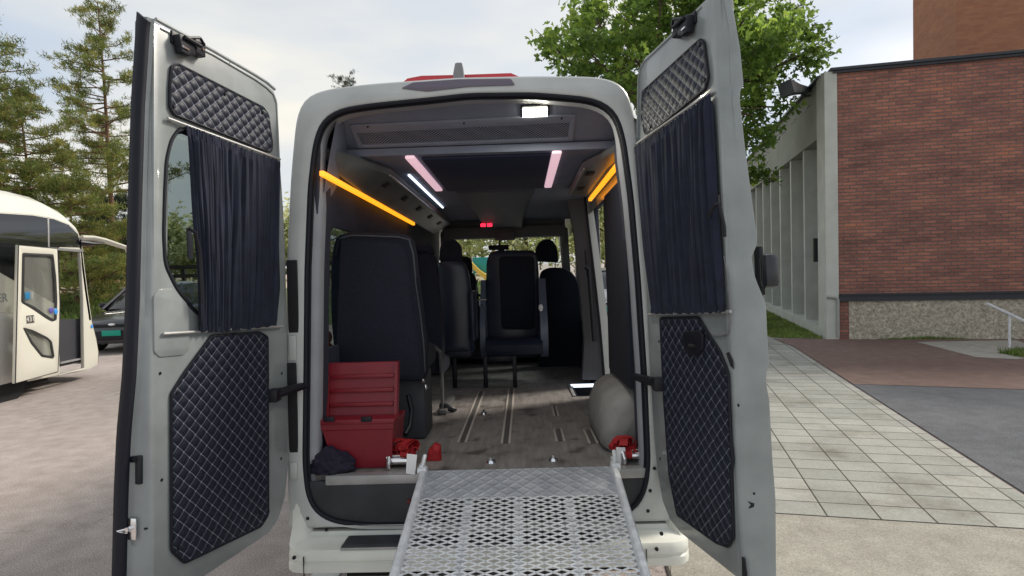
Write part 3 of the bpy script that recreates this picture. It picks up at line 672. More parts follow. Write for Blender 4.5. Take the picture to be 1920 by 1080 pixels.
class Door:
    def __init__(s, vp, hpx, side):
        s.w = -vray(*vp).normalized(); s.a = (AX - s.w*AX.dot(s.w)).normalized()
        s.n = s.a.cross(s.w); s.side = side
        if s.n.x*side > 0: s.n = -s.n             # inner face looks towards the van's middle
        s.H = VL(*hpx, -.03)
    def D(s, px, py, off=0.0): return hit(VO, vray(px, py), s.H+s.n*off, s.n)
    def E(s, px, py, u): return hit(VO, vray(px, py), s.H+s.w*u, s.w)
    def ut(s, px, py, off=0.0):
        p = s.D(px, py, off)-s.H; return (p.dot(s.w), p.dot(s.a))
    def P(s, off=0.0): return lambda u, t, c: s.H + s.w*u + s.a*t + s.n*(c+off)
    def pl(s, name, pxs, off, depth, m, parent, bevel=.003, rnd=0.0, holes=[]):
        o_ = [s.ut(x, y, off) for x, y in pxs]
        if rnd: o_ = round_poly(o_, rnd)
        return plate(name, o_, [[s.ut(x, y, off) for x, y in h] for h in holes], s.P(off), m, depth, bevel, parent)
    def quilt(s, pxs, parent, off=.003, rnd=.02):
        poly = round_poly([s.ut(x, y, off) for x, y in pxs], rnd, 5); sx = .060; sy = .054
        xs = [p[0] for p in poly]; ys = [p[1] for p in poly]; st = .006; vid = {}; vs = []; fs = []; uvs = []
        nx = int((max(xs)-min(xs))/st)+1; ny = int((max(ys)-min(ys))/st)+1
        def V(i, j):
            if (i, j) in vid: return vid[(i, j)]
            u = min(xs)+i*st; t = min(ys)+j*st; a = u/sx+t/sy; c = u/sx-t/sy
            h = (abs(math.sin(math.pi*(a+.5-.5)))*abs(math.sin(math.pi*c)))**.5
            vid[(i, j)] = len(vs); vs.append(s.P(off)(u, t, .003+.0085*h)); uvs.append((a, c)); return vid[(i, j)]
        for i in range(nx):
            for j in range(ny):
                if point_in(poly, min(xs)+(i+.5)*st, min(ys)+(j+.5)*st): fs.append([V(i, j), V(i+1, j), V(i+1, j+1), V(i, j+1)])
        o = meshobj('quilted_panel', vs, fs, quiltm, parent, ang=180, recalc=False)
        uv = o.data.uv_layers.new(name='UVMap')
        for l in o.data.loops: uv.data[l.index].uv = uvs[l.vertex_index]
        mb = MB(); mb.tube([s.P(off+.004)(a, b, 0) for a, b in poly], .0062, 6, closed=True)
        vs2, fs2 = plate_geo(poly, [], .004, .001); mb.add([s.P(off+.001)(*v) for v in vs2], fs2)
        mb.build('quilt_piping', rubber, parent); return o
    def curtain(s, top, bot, parent, off=.022, folds=11):
        nu, nt = 150, 60; vs = []; rnd = random.Random(3 if s.side < 0 else 5)
        ph = [rnd.uniform(0, 6.3) for _ in range(6)]
        def lin(pts, k):
            k *= len(pts)-1; i = min(int(k), len(pts)-2); f = k-i; return tuple(Vector(pts[i]).lerp(Vector(pts[i+1]), f))
        T = [s.ut(*p, off) for p in top]; Bt = [s.ut(*p, off) for p in bot]
        for j in range(nt+1):
            v = j/nt
            for i in range(nu+1):
                k = i/nu; a = Vector(lin(T, k)); b = Vector(lin(Bt, k)); p = a.lerp(b, v)
                f = k*folds*2*math.pi
                am = .0105*(.65+.55*math.sin(k*11+ph[0])+.25*math.sin(k*31+ph[2])*(.4+v))
                h = am*math.sin(f + .8*math.sin(v*3+ph[1]+k*9) + 2.0*math.sin(k*13+ph[2]) + .5*v*math.sin(k*41+ph[3])) + .004*math.sin(f*2.3+v*4+ph[3])+.003*math.sin(f*4.1+ph[4])
                if v < .04 or v > .97: h = h*.5 + .004*math.sin(k*260)
                bow = .006*math.sin(math.pi*v)
                ru = (.0045*math.sin(k*150+ph[5]) if v < .03 else 0) + (.003*math.sin(k*60+ph[5]) if v > .97 else 0)
                vs.append(s.P(off)(p.x+.002*math.sin(v*9+ph[1]+k*20), p.y+ru, h+bow))
        W = nu+1; fs = [[j*W+i, j*W+i+1, (j+1)*W+i+1, (j+1)*W+i] for j in range(nt) for i in range(nu)]
        return meshobj('curtain', vs, fs, curt, parent, ang=180, recalc=False)

def tip_geo(dr, rows, lip=.034, ubase=.06):
    """rows: (ridge px, silhouette px, y). returns rings up the free edge, and list of (u1,t,cT)"""
    info = []
    for rp, op, y in rows:
        u1, t1 = dr.ut(rp, y, 0.0); q = dr.E(op, y, u1+.03)-dr.H; info.append((u1, t1, q.dot(dr.n)))
    return info
def tip_interp(info, t):
    inf = sorted(info, key=lambda a: a[1])
    if t <= inf[0][1]: i = 0
    elif t >= inf[-1][1]: i = len(inf)-2
    else: i = max(k for k in range(len(inf)-1) if inf[k][1] <= t)
    a, b = inf[i], inf[i+1]; f = (t-a[1])/(b[1]-a[1]); return a[0]+(b[0]-a[0])*f, a[2]+(b[2]-a[2])*f

# ---- left door
dl = Door((1243, 584), (534, 560), -1)
rowsL = [(291, 264, 45), (295, 256, 200), (290, 247, 400), (284, 240, 560), (279, 231, 700), (278, 220, 810), (278, 215, 920), (278, 211, 1078)]
infL = tip_geo(dl, rowsL); uL = sum(i[0] for i in infL)/len(infL); infL = [(uL+(i[0]-uL)*.5, i[1], i[2]) for i in infL]
tB = dl.ut(278, 1152)[1]; tT = dl.ut(296, 44)[1]
hs = [(478,143),(500,157),(514,170),(521,188),(526,300),(533,400),(537,500),(540,650),(541,880),(536,930),(524,972),(505,1000)]
outL = [(infL[0][0]-.004, dl.ut(300, 46)[1])]+[dl.ut(*p) for p in hs]+[(uL-.004, tB)]
hole_px = [(350,238),(500,304),(513,320),(520,400),(524,540),(518,600),(390,602),(362,582),(330,540),(309,496),(306,440),(308,360),(311,300),(320,262),(334,242)]
holeL = round_poly([dl.ut(*p) for p in hole_px], .03)
mb = MB(); plate('d', outL, [holeL], dl.P(), None, .045, .010, mb=mb)
# outer skin, a little larger, with its own window hole
big = inset([Vector(p) for p in outL], -.016); big = [(p.x, p.y) for p in big]
plate('d', big, [[tuple(p) for p in inset([Vector(q) for q in holeL], -.006)]], dl.P(-.045), None, .03, .008, mb=mb)
def tip_rings(dr, info, n=40, t0=None, t1=None):
    ts = [t0+(t1-t0)*i/(n-1) for i in range(n)]; rings = []
    for t in ts:
        u, c = tip_interp(info, t)
        rings.append([dr.P()(a, t, b) for a, b in ((u-.05, -.014), (u-.03, -.002), (u-.012, -.0015), (u-.002, -.008), (u+.006, -.022), (u+.010, c+.05), (u+.016, c+.042), (u+.030, c+.038), (u+.035, c+.028), (u+.035, c+.008), (u+.028, c), (u-.05, c), (u-.10, c+.015), (u-.10, -.03))])
    return rings
mb.rings(tip_rings(dl, infL, 40, tB, tT))
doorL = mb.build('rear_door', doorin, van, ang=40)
doorL['label'] = 'left rear door with a seal along its free edge'
mb = MB(); rg = []
for i in range(40):
    t = tB+(tT+.02-tB)*i/39; u, c = tip_interp(infL, t); rg.append([dl.P()(a, t+(.045*(c-b)/.05 if i == 39 else 0), b) for a, b in ((u+.02, c+.042), (u+.030, c+.046), (u+.042, c+.040), (u+.046, c+.024), (u+.044, c+.002), (u+.030, c-.005))])
mb.rings(rg); mb.build('edge_seal', seal, doorL, ang=60)
mb = MB(); ho = [Vector(p) for p in holeL]; mb.tube([dl.P(-.004)(p.x, p.y, 0) for p in inset(ho, .004)], .009, 6, closed=True); mb.tube([dl.P(-.03)(p.x, p.y, 0) for p in inset(ho, .008)], .014, 6, closed=True)
mb.build('window_seal', rubber, doorL)
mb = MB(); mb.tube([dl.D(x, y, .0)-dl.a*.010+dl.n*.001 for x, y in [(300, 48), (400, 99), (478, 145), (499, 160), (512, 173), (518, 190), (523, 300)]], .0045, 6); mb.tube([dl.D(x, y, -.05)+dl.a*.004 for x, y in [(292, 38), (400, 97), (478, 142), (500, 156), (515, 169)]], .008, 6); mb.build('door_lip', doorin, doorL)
plate('window_pane', [tuple(p) for p in inset(ho, .004)], [], dl.P(-.035), gl_tint, .005, .001, doorL)
dl.quilt([(320,125),(332,121),(492,202),(501,215),(509,272),(507,284),(500,284),(325,215),(317,202),(317,165)], doorL, rnd=.012)
dl.quilt([(395,630),(485,623),(500,632),(501,965),(487,987),(345,1055),(320,1032),(320,738),(345,698)], doorL, rnd=.015)
dl.curtain([(347,236),(400,254),(460,280),(524,302)], [(372,622),(430,622),(516,610)], doorL, folds=13)
mb = MB(); 
for a, b, r_ in (((314,222),(525,299),.006), ((306,626),(530,612),.006)):
    A = dl.D(*a, .012); B = dl.D(*b, .012); mb.tube([A, B], r_, 8)
    for k in (0, 1): c = A.lerp(B, .03+.94*k); mb.cyl(c-dl.n*.014, c+dl.n*.002, .007, n=8)
mb.build('curtain_rail', alu, doorL)
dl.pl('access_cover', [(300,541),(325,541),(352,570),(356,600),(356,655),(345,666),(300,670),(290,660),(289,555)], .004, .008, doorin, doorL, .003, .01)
def latch(dr, c, parent, flip=1):
    mb = MB(); B = Matrix((dr.w, dr.a, dr.n)).transposed().to_4x4(); B.translation = dr.D(*c, .0)
    mb.box((0, 0, .006), (.15, .05, .012), bev=.003, M=B); mb.box((.045*flip, .004, .022), (.055, .062, .03), bev=.004, M=B); mb.box((-.03*flip, -.018, .026), (.075, .07, .036), rz=.25*flip, bev=.006, M=B)
    mb.cyl(B @ Vector((-.055*flip, 0, .05)), B @ Vector((.03*flip, 0, .05)), .008, n=8); mb.box((-.04*flip, -.045, .03), (.045, .03, .03), bev=.004, M=B)
    mb.tube([B @ Vector((.06*flip, .02, .04)), B @ Vector((.02*flip, .03, .055)), B @ Vector((-.05*flip, .0, .05))], .006, 6)
    mb.build('door_latch', blackp, parent, ang=30)
    mb = MB(); mb.box((-.045*flip, -.04, .048), (.028, .006, .004), M=B); mb.cyl(B @ Vector((.055*flip, 0, .036)), B @ Vector((.055*flip, 0, .042)), .006, n=8); mb.build('latch_bolt', chrome, parent)
latch(dl, (346, 84), doorL, -1)
def studs(dr, pts, parent, name='quilt_stud'):
    mb = MB()
    for x, y in pts: p = dr.D(x, y, .008); mb.cyl(p, p+dr.n*.008, .0085, .006, 10)
    return mb.build(name, blackp, parent)
studs(dl, [(332,131),(421,176),(492,211),(414,241),(325,200),(331,737),(480,638),(335,1028),(486,960)], doorL)
mb = MB(); p = dl.D(558, 738, .015); a = dl.D(512, 741, .012); b = VL(578, 722, .03)
mb.tube([a, a.lerp(b, .5)+Vector((0, 0, .004)), b], [.024, .022, .016], 8); mb.box(a, (.06, .06, .06), bev=.008)
mb.build('door_check_strap', blackp, doorL)
mb = MB(); a = VL(548, 729, -.03); mb.tube([dl.D(540, 731, .02), VL(575, 720, .03)], .003, 6); mb.build('check_cable', chrome, doorL)
# free-edge fittings
def edgebox(dr, info, px, py, du, dt, dc, m, name, parent, uoff=.012, bev=.003, mbx=None):
    u = uL if dr.side < 0 else uR; p = dr.E(px, py, u+uoff)-dr.H; B = Matrix((dr.w, dr.a, dr.n)).transposed().to_4x4(); B.translation = dr.H
    mb = mbx or MB(); mb.box((p.dot(dr.w), p.dot(dr.a), p.dot(dr.n)), (du, dt, dc), bev=bev, M=B)
    return mb if mbx is not None else mb.build(name, m, parent)
mb = MB(); edgebox(dl, infL, 256, 860, .03, .022, .055, None, '', None, mbx=mb); edgebox(dl, infL, 264, 880, .03, .10, .022, None, '', None, mbx=mb); mb.build('edge_catch', blackp, doorL)
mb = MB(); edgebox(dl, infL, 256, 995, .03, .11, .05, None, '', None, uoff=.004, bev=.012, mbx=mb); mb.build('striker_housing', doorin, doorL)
mb = MB(); edgebox(dl, infL, 248, 992, .006, .075, .034, None, '', None, uoff=.030, bev=.002, mbx=mb); p = dl.E(246, 990, uL+.03); q = dl.E(221, 996, uL+.06); mb.tube([p, q, dl.E(238, 998, uL+.034)], .006, 8); mb.cyl(p, p+dl.w*.02, .008, n=8)
mb.build('striker', chrome, doorL)
mb = MB()
for x, y, o_ in ((273, 1041-50, 0), (252, 843, .012)): p = dl.E(x, y, uL+.01); mb.cyl(p, p+dl.w*.004, .004, n=8)
p = dl.D(273+2, 991, 0); mb.cyl(p, p+dl.n*.002, .004, n=8); mb.build('screw', blackp, doorL)
# black tie strap hanging by the curtain edge
mb = MB(); mb.tube([dl.D(353, 428, .045), dl.D(356, 450, .05), dl.D(357, 486, .05)], [.008, .012, .010], 8, flat=.5); mb.tube([dl.D(353, 428, .05), dl.D(366, 436, .055), dl.D(374, 470, .05), dl.D(377, 520, .05), dl.D(380, 570, .05)], .008, 6, flat=.5); mb.build('curtain_tie', blackp, doorL)

# ---- right door
drr = Door((703, 598), (1211, 560), 1)
rowsR = [(1318, 1343, -40), (1322, 1357, 0), (1331, 1372, 50), (1335, 1382, 100), (1339, 1389, 165), (1343, 1383, 182), (1349, 1395, 280), (1357, 1419, 460), (1360, 1408, 480), (1363, 1415, 520), (1370, 1440, 572), (1375, 1444, 630), (1380, 1450, 685), (1383, 1443, 710), (1386, 1452, 755), (1390, 1457, 865), (1396, 1465, 940), (1409, 1471, 1078)]
infR = tip_geo(drr, rowsR); uR = sum(i[0] for i in infR)/len(infR); infR = [(uR+(i[0]-uR)*.35, i[1], i[2]) for i in infR]
tB2 = drr.ut(1409, 1140)[1]; tT2 = drr.ut(1318, -30)[1]
hsR = [(1226,92),(1208,108),(1199,124),(1195,145),(1192,262),(1203,420),(1211,560),(1218,705),(1226,830),(1232,890),(1241,940),(1255,975),(1275,1000),(1378,1082)]
outRp = [(uR-.004, drr.ut(1318, 2)[1])]+[drr.ut(*p) for p in hsR]+[(uR-.004, tB2)]
hole_pxR = [(1222,262),(1326,196),(1332,215),(1352,470),(1352,520),(1335,560),(1310,580),(1236,580),(1226,560)]
holeR = round_poly([drr.ut(*p) for p in hole_pxR], .03)
mb = MB(); plate('d', outRp, [holeR], drr.P(), None, .045, .010, mb=mb)
big = [(p.x, p.y) for p in inset([Vector(p) for p in outRp], -.014)]
plate('d', big, [[tuple(p) for p in inset([Vector(q) for q in holeR], -.006)]], drr.P(-.045), None, .03, .008, mb=mb)
tcap = drr.ut(1318, 2)[1]
def ringsR():
    rings = []
    for i in range(70):
        t = tB2+(tcap-tB2)*i/69; u, c = tip_interp(infR, t)
        rings.append([drr.P()(a, t, b) for a, b in ((u-.05, -.014), (u-.03, -.002), (u-.012, -.0015), (u-.002, -.008), (u+.008, -.026), (u+.013, c*.45), (u+.022, c*.6), (u+.026, c+.03), (u+.030, c+.010), (u+.028, c), (u-.05, c), (u-.10, c+.015), (u-.10, -.03))])
    return rings
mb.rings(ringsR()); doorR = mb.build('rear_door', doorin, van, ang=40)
doorR['label'] = 'right rear door with a black handle outside'
mb = MB(); mb.tube([drr.P()(u_+.004, t, c-.006) for t in [drr.ut(1345, 190)[1]*(1-k/11)+drr.ut(1357, 455)[1]*(k/11) for k in range(12)] for u_, c in [tip_interp(infR, t)]], .006, 6); mb.build('window_trim', rubber, doorR)
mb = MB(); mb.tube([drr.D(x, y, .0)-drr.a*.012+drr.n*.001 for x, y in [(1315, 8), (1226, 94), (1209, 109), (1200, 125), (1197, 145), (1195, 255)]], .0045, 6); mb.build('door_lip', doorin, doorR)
ho = [Vector(p) for p in holeR]; mb = MB(); mb.tube([drr.P(-.004)(p.x, p.y, 0) for p in inset(ho, .004)], .009, 6, closed=True); mb.build('window_seal', rubber, doorR)
plate('window_pane', [tuple(p) for p in inset(ho, .004)], [], drr.P(-.035), gl_tint, .005, .001, doorR)
drr.quilt([(1207,172),(1315,74),(1322,80),(1330,145),(1325,165),(1220,250),(1211,250),(1205,220)], doorR, rnd=.012)
drr.quilt([(1240,597),(1311,595),(1350,657),(1367,700),(1372,820),(1376,865),(1373,885),(1377,1008),(1367,1025),(1345,1017),(1272,965),(1257,890),(1247,750)], doorR, rnd=.012)
drr.curtain([(1190,277),(1245,240),(1290,206),(1332,176)], [(1220,588),(1290,588),(1358,586)], doorR, folds=12)
mb = MB()
for a, b in (((1192,271),(1334,172)), ((1216,590),(1370,584))):
    A = drr.D(*a, .012); B = drr.D(*b, .012); mb.tube([A, B], .006, 8)
    for k in (0, 1): c = A.lerp(B, .03+.94*k); mb.cyl(c-drr.n*.014, c+drr.n*.002, .007, n=8)
mb.build('curtain_rail', alu, doorR)
mb = MB(); mb.tube([drr.P(.003)(a, b, 0) for a, b in smooth_open([Vector(drr.ut(*p)) for p in [(1358,480),(1364,500),(1370,560),(1372,618),(1368,628),(1355,630),(1338,629)]], 1)], .0025, 6); mb.build('access_cover_line', mat('line_grey', (.16, .16, .165), .6), doorR)
latch(drr, (1290, 47), doorR, -1)
studs(drr, [(1313,84),(1216,176),(1322,150),(1220,238),(1250,607),(1358,705),(1360,1010),(1275,955)], doorR)
mb = MB()
for x, y in ((1236, 640), (1238, 860), (1385, 760), (1352, 560), (1338, 260)): p = drr.D(x, y, 0); mb.cyl(p, p+drr.n*.002, .006, n=8)
mb.build('screw', blackp, doorR)
mb = MB()
for x, y in ((528, 700), (527, 860), (300, 700), (303, 900), (430, 120)): p = dl.D(x, y, 0); mb.cyl(p, p+dl.n*.002, .006, n=8)
mb.build('screw', blackp, doorL)
drr.pl('inner_handle', [(1278,622),(1310,619),(1316,628),(1315,656),(1307,664),(1288,667),(1281,656)], .026, .02, blackp, doorR, .006, .01)
mb = MB(); c = drr.D(1298, 648, .027); mb.box(c, (.02, .05, .012), bev=.003); mb.build('handle_slot', darkgap, doorR)
drr.pl('drain_slot', [(1361,662),(1366,660),(1373,676),(1375,692),(1369,686)], .0025, .003, darkgap, doorR, .0005)
def onedge(px, py, uo=.025): return drr.E(px, py, uR+uo)
mb = MB()
for x, y in ((1413, 925), (1435, 924), (1417, 960)): p = onedge(x, y); mb.cyl(p, p+drr.w*.004, .005, n=8)
mb.build('screw', blackp, doorR)
mb = MB(); pts = [onedge(x, y, .025) for x, y in ((1402, 940), (1412, 943), (1432, 941), (1432, 948), (1413, 950), (1403, 953), (1407, 946))]; mb.prism(pts, drr.w*.004); mb.build('latch_slot', darkgap, doorR)
mb = MB(); pts = [drr.D(x, y, .001) for x, y in ((1392, 1044), (1397, 1046), (1403, 1090), (1393, 1090))]; mb.prism(pts, drr.n*.003); mb.build('drain_slot', darkgap, doorR)
# check strap
mb = MB(); a = drr.D(1236, 720, .015); b = VL(1190, 706, .03); mb.tube([a, a.lerp(b, .5), b], [.024, .022, .018], 8); mb.box(a, (.06, .065, .06), bev=.008); mb.build('door_check_strap', blackp, doorR)
# curtain tie with buckle
mb = MB(); mb.tube([drr.D(x, y, .05) for x, y in ((1328, 408), (1333, 395), (1342, 384), (1350, 382), (1352, 395), (1358, 425), (1359, 444))], .007, 6); mb.cyl(drr.D(1350, 366, .045), drr.D(1351, 384, .05), .006, n=6); mb.build('curtain_tie', blackp, doorR)
# outside handle (black, sticks out beyond the door skin)
mb = MB(); q = drr.E(1442, 508, uR-.0); B = Matrix((drr.w, drr.a, drr.n)).transposed().to_4x4(); B.translation = q
mb.box((0, 0, 0), (.05, .13, .060), bev=.018, M=B); mb.build('door_handle', mat('handle_gloss', (.018, .02, .028), .22), doorR)
mb = MB(); q2 = drr.E(1424, 508, uR-.04); B2 = B.copy(); B2.translation = q2; mb.box((0, 0, 0), (.04, .19, .022), bev=.008, M=B2); mb.build('handle_base', blackp, doorR)

# =============================================================== RAMP (hinged to the van floor)
rx0 = VY(790, 880, -.02).x; rx1 = VY(1156, 876, -.02).x
RS = .235; RL = 2.95
def RP(x, s, h=0.0):
    n = math.sqrt(1+RS*RS); return Vector((x, -.015 - s/n, ZF+.012 - RS*s/n)) + Vector((0, -RS/n, 1/n))*h
sp_ = .0
# solid tread plate at the top
def tread_mat():
    m, t, b, N, K = nodes('tread_plate'); b.inputs['Metallic'].default_value = .3; b.inputs['Roughness'].default_value = .5
    tcn = N('ShaderNodeTexCoord'); w1 = N('ShaderNodeTexWave'); w1.inputs['Scale'].default_value = 9; w1.inputs['Distortion'].default_value = 0; w1.bands_direction = 'DIAGONAL'
    mp = N('ShaderNodeMapping'); mp.inputs['Scale'].default_value = (1, 1, 0); K(tcn.outputs['Object'], mp.inputs['Vector']); K(mp.outputs['Vector'], w1.inputs['Vector'])
    mp2 = N('ShaderNodeMapping'); mp2.inputs['Scale'].default_value = (-1, 1, 0); w2 = N('ShaderNodeTexWave'); w2.inputs['Scale'].default_value = 9; w2.bands_direction = 'DIAGONAL'; K(tcn.outputs['Object'], mp2.inputs['Vector']); K(mp2.outputs['Vector'], w2.inputs['Vector'])
    mu = N('ShaderNodeMath', operation='MAXIMUM'); K(w1.outputs['Fac'], mu.inputs[0]); K(w2.outputs['Fac'], mu.inputs[1])
    pw = N('ShaderNodeMath', operation='POWER'); K(mu.outputs[0], pw.inputs[0]); pw.inputs[1].default_value = 4
    bp = N('ShaderNodeBump'); bp.inputs['Distance'].default_value = .004; bp.inputs['Strength'].default_value = .6; K(pw.outputs[0], bp.inputs['Height']); K(bp.outputs['Normal'], b.inputs['Normal'])
    n = N('ShaderNodeTexNoise'); n.inputs['Scale'].default_value = 9; n.inputs['Detail'].default_value = 6; K(tcn.outputs['Object'], n.inputs['Vector']); r_ = ramp(N, [.3, .7], [(.33, .35, .39), (.50, .52, .56)]); K(n.outputs['Fac'], r_.inputs['Fac']); K(r_.outputs['Color'], b.inputs['Base Color']); return m
mb = MB(); tp = .215
mb.rings([[RP(rx0+.025, s, 0), RP(rx1-.025, s, 0), RP(rx1-.025, s, -.006), RP(rx0+.025, s, -.006)] for s in (-.03, .05, tp)])
rampo = mb.build('ramp', tread_mat(), van); rampo['label'] = 'lowered wheelchair ramp of expanded metal'
mb = MB()
for x in (rx0+.012, rx1-.012):
    mb.rings([[RP(x-.016, s, .026), RP(x-.010, s, .034), RP(x+.010, s, .034), RP(x+.016, s, .026), RP(x+.016, s, -.035), RP(x-.016, s, -.035)] for s in (-.02, RL*.5, RL)])
mb.build('side_rail', galv, rampo, ang=30)
mb = MB(); W_ = rx1-rx0
nc = 14; cwid = (W_-.05)/nc; ch_ = .0345; y = tp-.01; j = 0
sn_ = int((RL-tp)/(ch_/2))
for j in range(sn_):
    s0 = tp + j*ch_/2; ring_ = []; vs_ = []; fs_ = []
    for k in range(2*nc*2+1):
        x = rx0+.025 + k*cwid/4
        ph = (k/4.0 + (0.5 if j % 2 else 0)) % 1.0
        tri = abs(ph-.5)*4-1                     # -1..1
        tri = max(-.62, min(.62, tri*1.0))/.62
        s = s0 + tri*ch_*.22
        vs_ += [RP(x, s-.0045, .0000), RP(x, s+.0045, .0000), RP(x, s+.0045, -.0026), RP(x, s-.0045, -.0026)]
        if k:
            b_ = 4*(k-1)
            for a_, c_ in ((0, 1), (1, 2), (2, 3), (3, 0)): fs_.append([b_+a_, b_+c_, b_+4+c_, b_+4+a_])
    mb.add(vs_, fs_)
me_o = mb.build('expanded_mesh', galv, rampo, smooth=False)
mb = MB()
for px in (873, 971, 1071):
    x = VY(px, 960, -.35).x
    mb.rings([[RP(x-.019, s, -.014), RP(x+.019, s, -.014), RP(x+.019, s, -.04), RP(x-.019, s, -.04)] for s in (tp-.05, RL)])
for s in (1.3, 2.1, 2.9): mb.rings([[RP(x, s, -.012), RP(x, s+.03, -.012), RP(x, s+.03, -.04), RP(x, s, -.04)] for x in (rx0+.02, rx1-.02)])
mb.build('ramp_bearer', galv, rampo, ang=30)
mb = MB()
for x in (rx0+.005, rx1-.005):
    mb.cyl((x-.02, -.03, ZF+.03), (x+.02, -.03, ZF+.03), .02, n=12); mb.boxp((x-.014, -.03, ZF-.08), (x+.006, .05, ZF+.06), .004); mb.cyl((x, -.02, ZF+.05), (x+.004, .04, ZF+.085), .011, n=8)
mb.build('ramp_hinge', galv, van, ang=30)
mb = MB(); p = RP(rx0-.004, .95, .0); mb.box(p, (.04, .09, .05), bev=.01); mb.build('rail_joint', mat('joint_blue_grey', (.08, .11, .15), .5), rampo)
mb = MB(); p = VL(768, 937, 0.03); mb.box(p+Vector((0, -.02, 0)), (.012, .02, .016), bev=.003); mb.build('release_button', redp, van)

# =============================================================== SEATS (bolted to the van)
def seat_plate(pxs, yl, name, m, parent, th=.12, rnd=.05, bev=.035, recl=.0):
    pts = [VY(x, y, yl) for x, y in pxs]; o_ = round_poly([(p.x, p.z) for p in pts], rnd)
    z0 = min(p.z for p in pts)
    return plate(name, o_, [], lambda a, b, c: Vector((a, yl - c - recl*(b-z0), b)), m, th, bev, parent)
sA = seat_plate([(620,470),(628,440),(655,434),(745,437),(770,443),(778,475),(783,530),(791,585),(798,645),(801,700),(792,716),(628,716),(618,600),(617,520)], .62, 'passenger_seat', fabric, van, recl=-.0)
pts_ = [VY(x, y, .56) for x, y in [(624,480),(632,446),(656,440),(742,443),(764,448),(772,475),(777,530),(785,585),(792,645),(795,700)]]; mb = MB(); mb.tube([p + Vector((0, .048, 0)) for p in pts_], .005, 6); mb.build('seat_piping', mat('piping_grey', (.07, .075, .09), .6), sA)
sA['label'] = 'tall dark fabric seat nearest the rear'
p0 = VY(625, 700, .62); p1 = VY(798, 700, .62)
mb = MB(); mb.boxp((p0.x, .66, p0.z-.02), (p1.x, 1.12, p0.z+.13), .05); mb.build('seat_cushion', fabric, sA)
mb = MB(); mb.boxp((p0.x+.04, .70, ZF+.002), (p1.x-.02, .98, p0.z-.02), .02); mb.build('seat_base', mat('seat_base_grey', (.045, .048, .058), .7), sA)
mb = MB(); mb.tube([VY(800, 700, .60), VY(802, 640, .60), VY(790, 570, .60), VY(783, 520, .6)], .006, 6); mb.tube([VY(765, 740, .55), VY(772, 770, .55), VY(768, 800, .5), VY(760, 815, .45)], .014, 8)
a_ = VF(770, 800); mb.boxp((a_.x-.03, a_.y, ZF+.002), (a_.x+.05, a_.y+.35, ZF+.03), .006); mb.build('seat_frame', blackp, sA)
mb = MB()
for (x, y) in [(793, 712), (798, 726), (797, 699)]: mb.ell(VY(x, y, .66), (.012, .012, .018), 6)
mb.build('recline_lever', chrome, sA)
sB = seat_plate([(752,500),(760,476),(812,474),(820,500),(824,560),(830,600),(832,650),(828,700),(752,700)], 1.45, 'passenger_seat', fabric, van, th=.11)
sB['label'] = 'dark seat in the second row from the rear'
h = seat_plate([(770,480),(774,462),(782,455),(802,455),(811,463),(814,480)], 1.45, 'headrest', fabric, sB, th=.10, rnd=.03)
pb = VY(752, 700, 1.45); pe = VY(830, 700, 1.45)
mb = MB(); mb.boxp((pb.x, 1.5, pb.z-.04), (pe.x, 1.95, pb.z+.08), .04); mb.build('seat_cushion', fabric, sB)
mb = MB(); q = VF(832, 775); mb.boxp((q.x-.02, q.y, ZF+.002), (q.x+.0, q.y+.05, pb.z), .004); mb.boxp((q.x-.30, q.y, ZF+.002), (q.x-.27, q.y+.05, pb.z), .004); mb.boxp((q.x-.03, q.y-.06, ZF+.002), (q.x+.03, q.y+.5, ZF+.035), .008); mb.build('seat_leg', mat('leg_grey', (.12, .12, .125), .5), sB, ang=30)
mb = MB(); c = VF(842, 772); mb.tube([c+Vector((-.06, .0, .05)), c+Vector((-.02, -.02, .04)), c+Vector((.03, -.02, .02)), c+Vector((.05, .0, .015))], [.02, .026, .022, .012], 8); mb.build('seat_foot', blackp, sB)
mb = MB(); mb.tube([VY(805, 655, 1.4), VY(814, 650, 1.4), VY(825, 660, 1.4), VY(828, 700, 1.4)], .022, 8, flat=.5); mb.build('armrest', MATS['seat_base_grey'], sB)
sC = seat_plate([(818,505),(824,488),(868,488),(878,510),(884,560),(886,610),(884,660),(818,660)], 2.30, 'passenger_seat', leather, van, th=.11)
sC['label'] = 'dark seat in the third row from the rear'
seat_plate([(822,492),(824,462),(834,448),(853,448),(864,460),(867,492)], 2.30, 'headrest', fabric, sC, th=.10, rnd=.04)
pb = VY(820, 660, 2.3); pe = VY(884, 660, 2.3)
mb = MB(); mb.boxp((pb.x, 2.34, pb.z-.06), (pe.x, 2.8, pb.z+.06), .04); mb.build('seat_cushion', leather, sC)
mb = MB(); q = VF(853, 728); mb.boxp((q.x-.02, q.y, ZF+.002), (q.x+.02, q.y+.04, pb.z), .004); mb.boxp((q.x-.3, q.y, ZF+.002), (q.x-.26, q.y+.04, pb.z), .004); mb.build('seat_leg', blackp, sC)
mb = MB(); mb.boxp((VY(883, 600, 2.25).x, 2.15, VY(883, 640, 2.25).z), (VY(892, 600, 2.25).x, 2.5, VY(883, 545, 2.25).z), .02); mb.build('armrest', leather, sC)
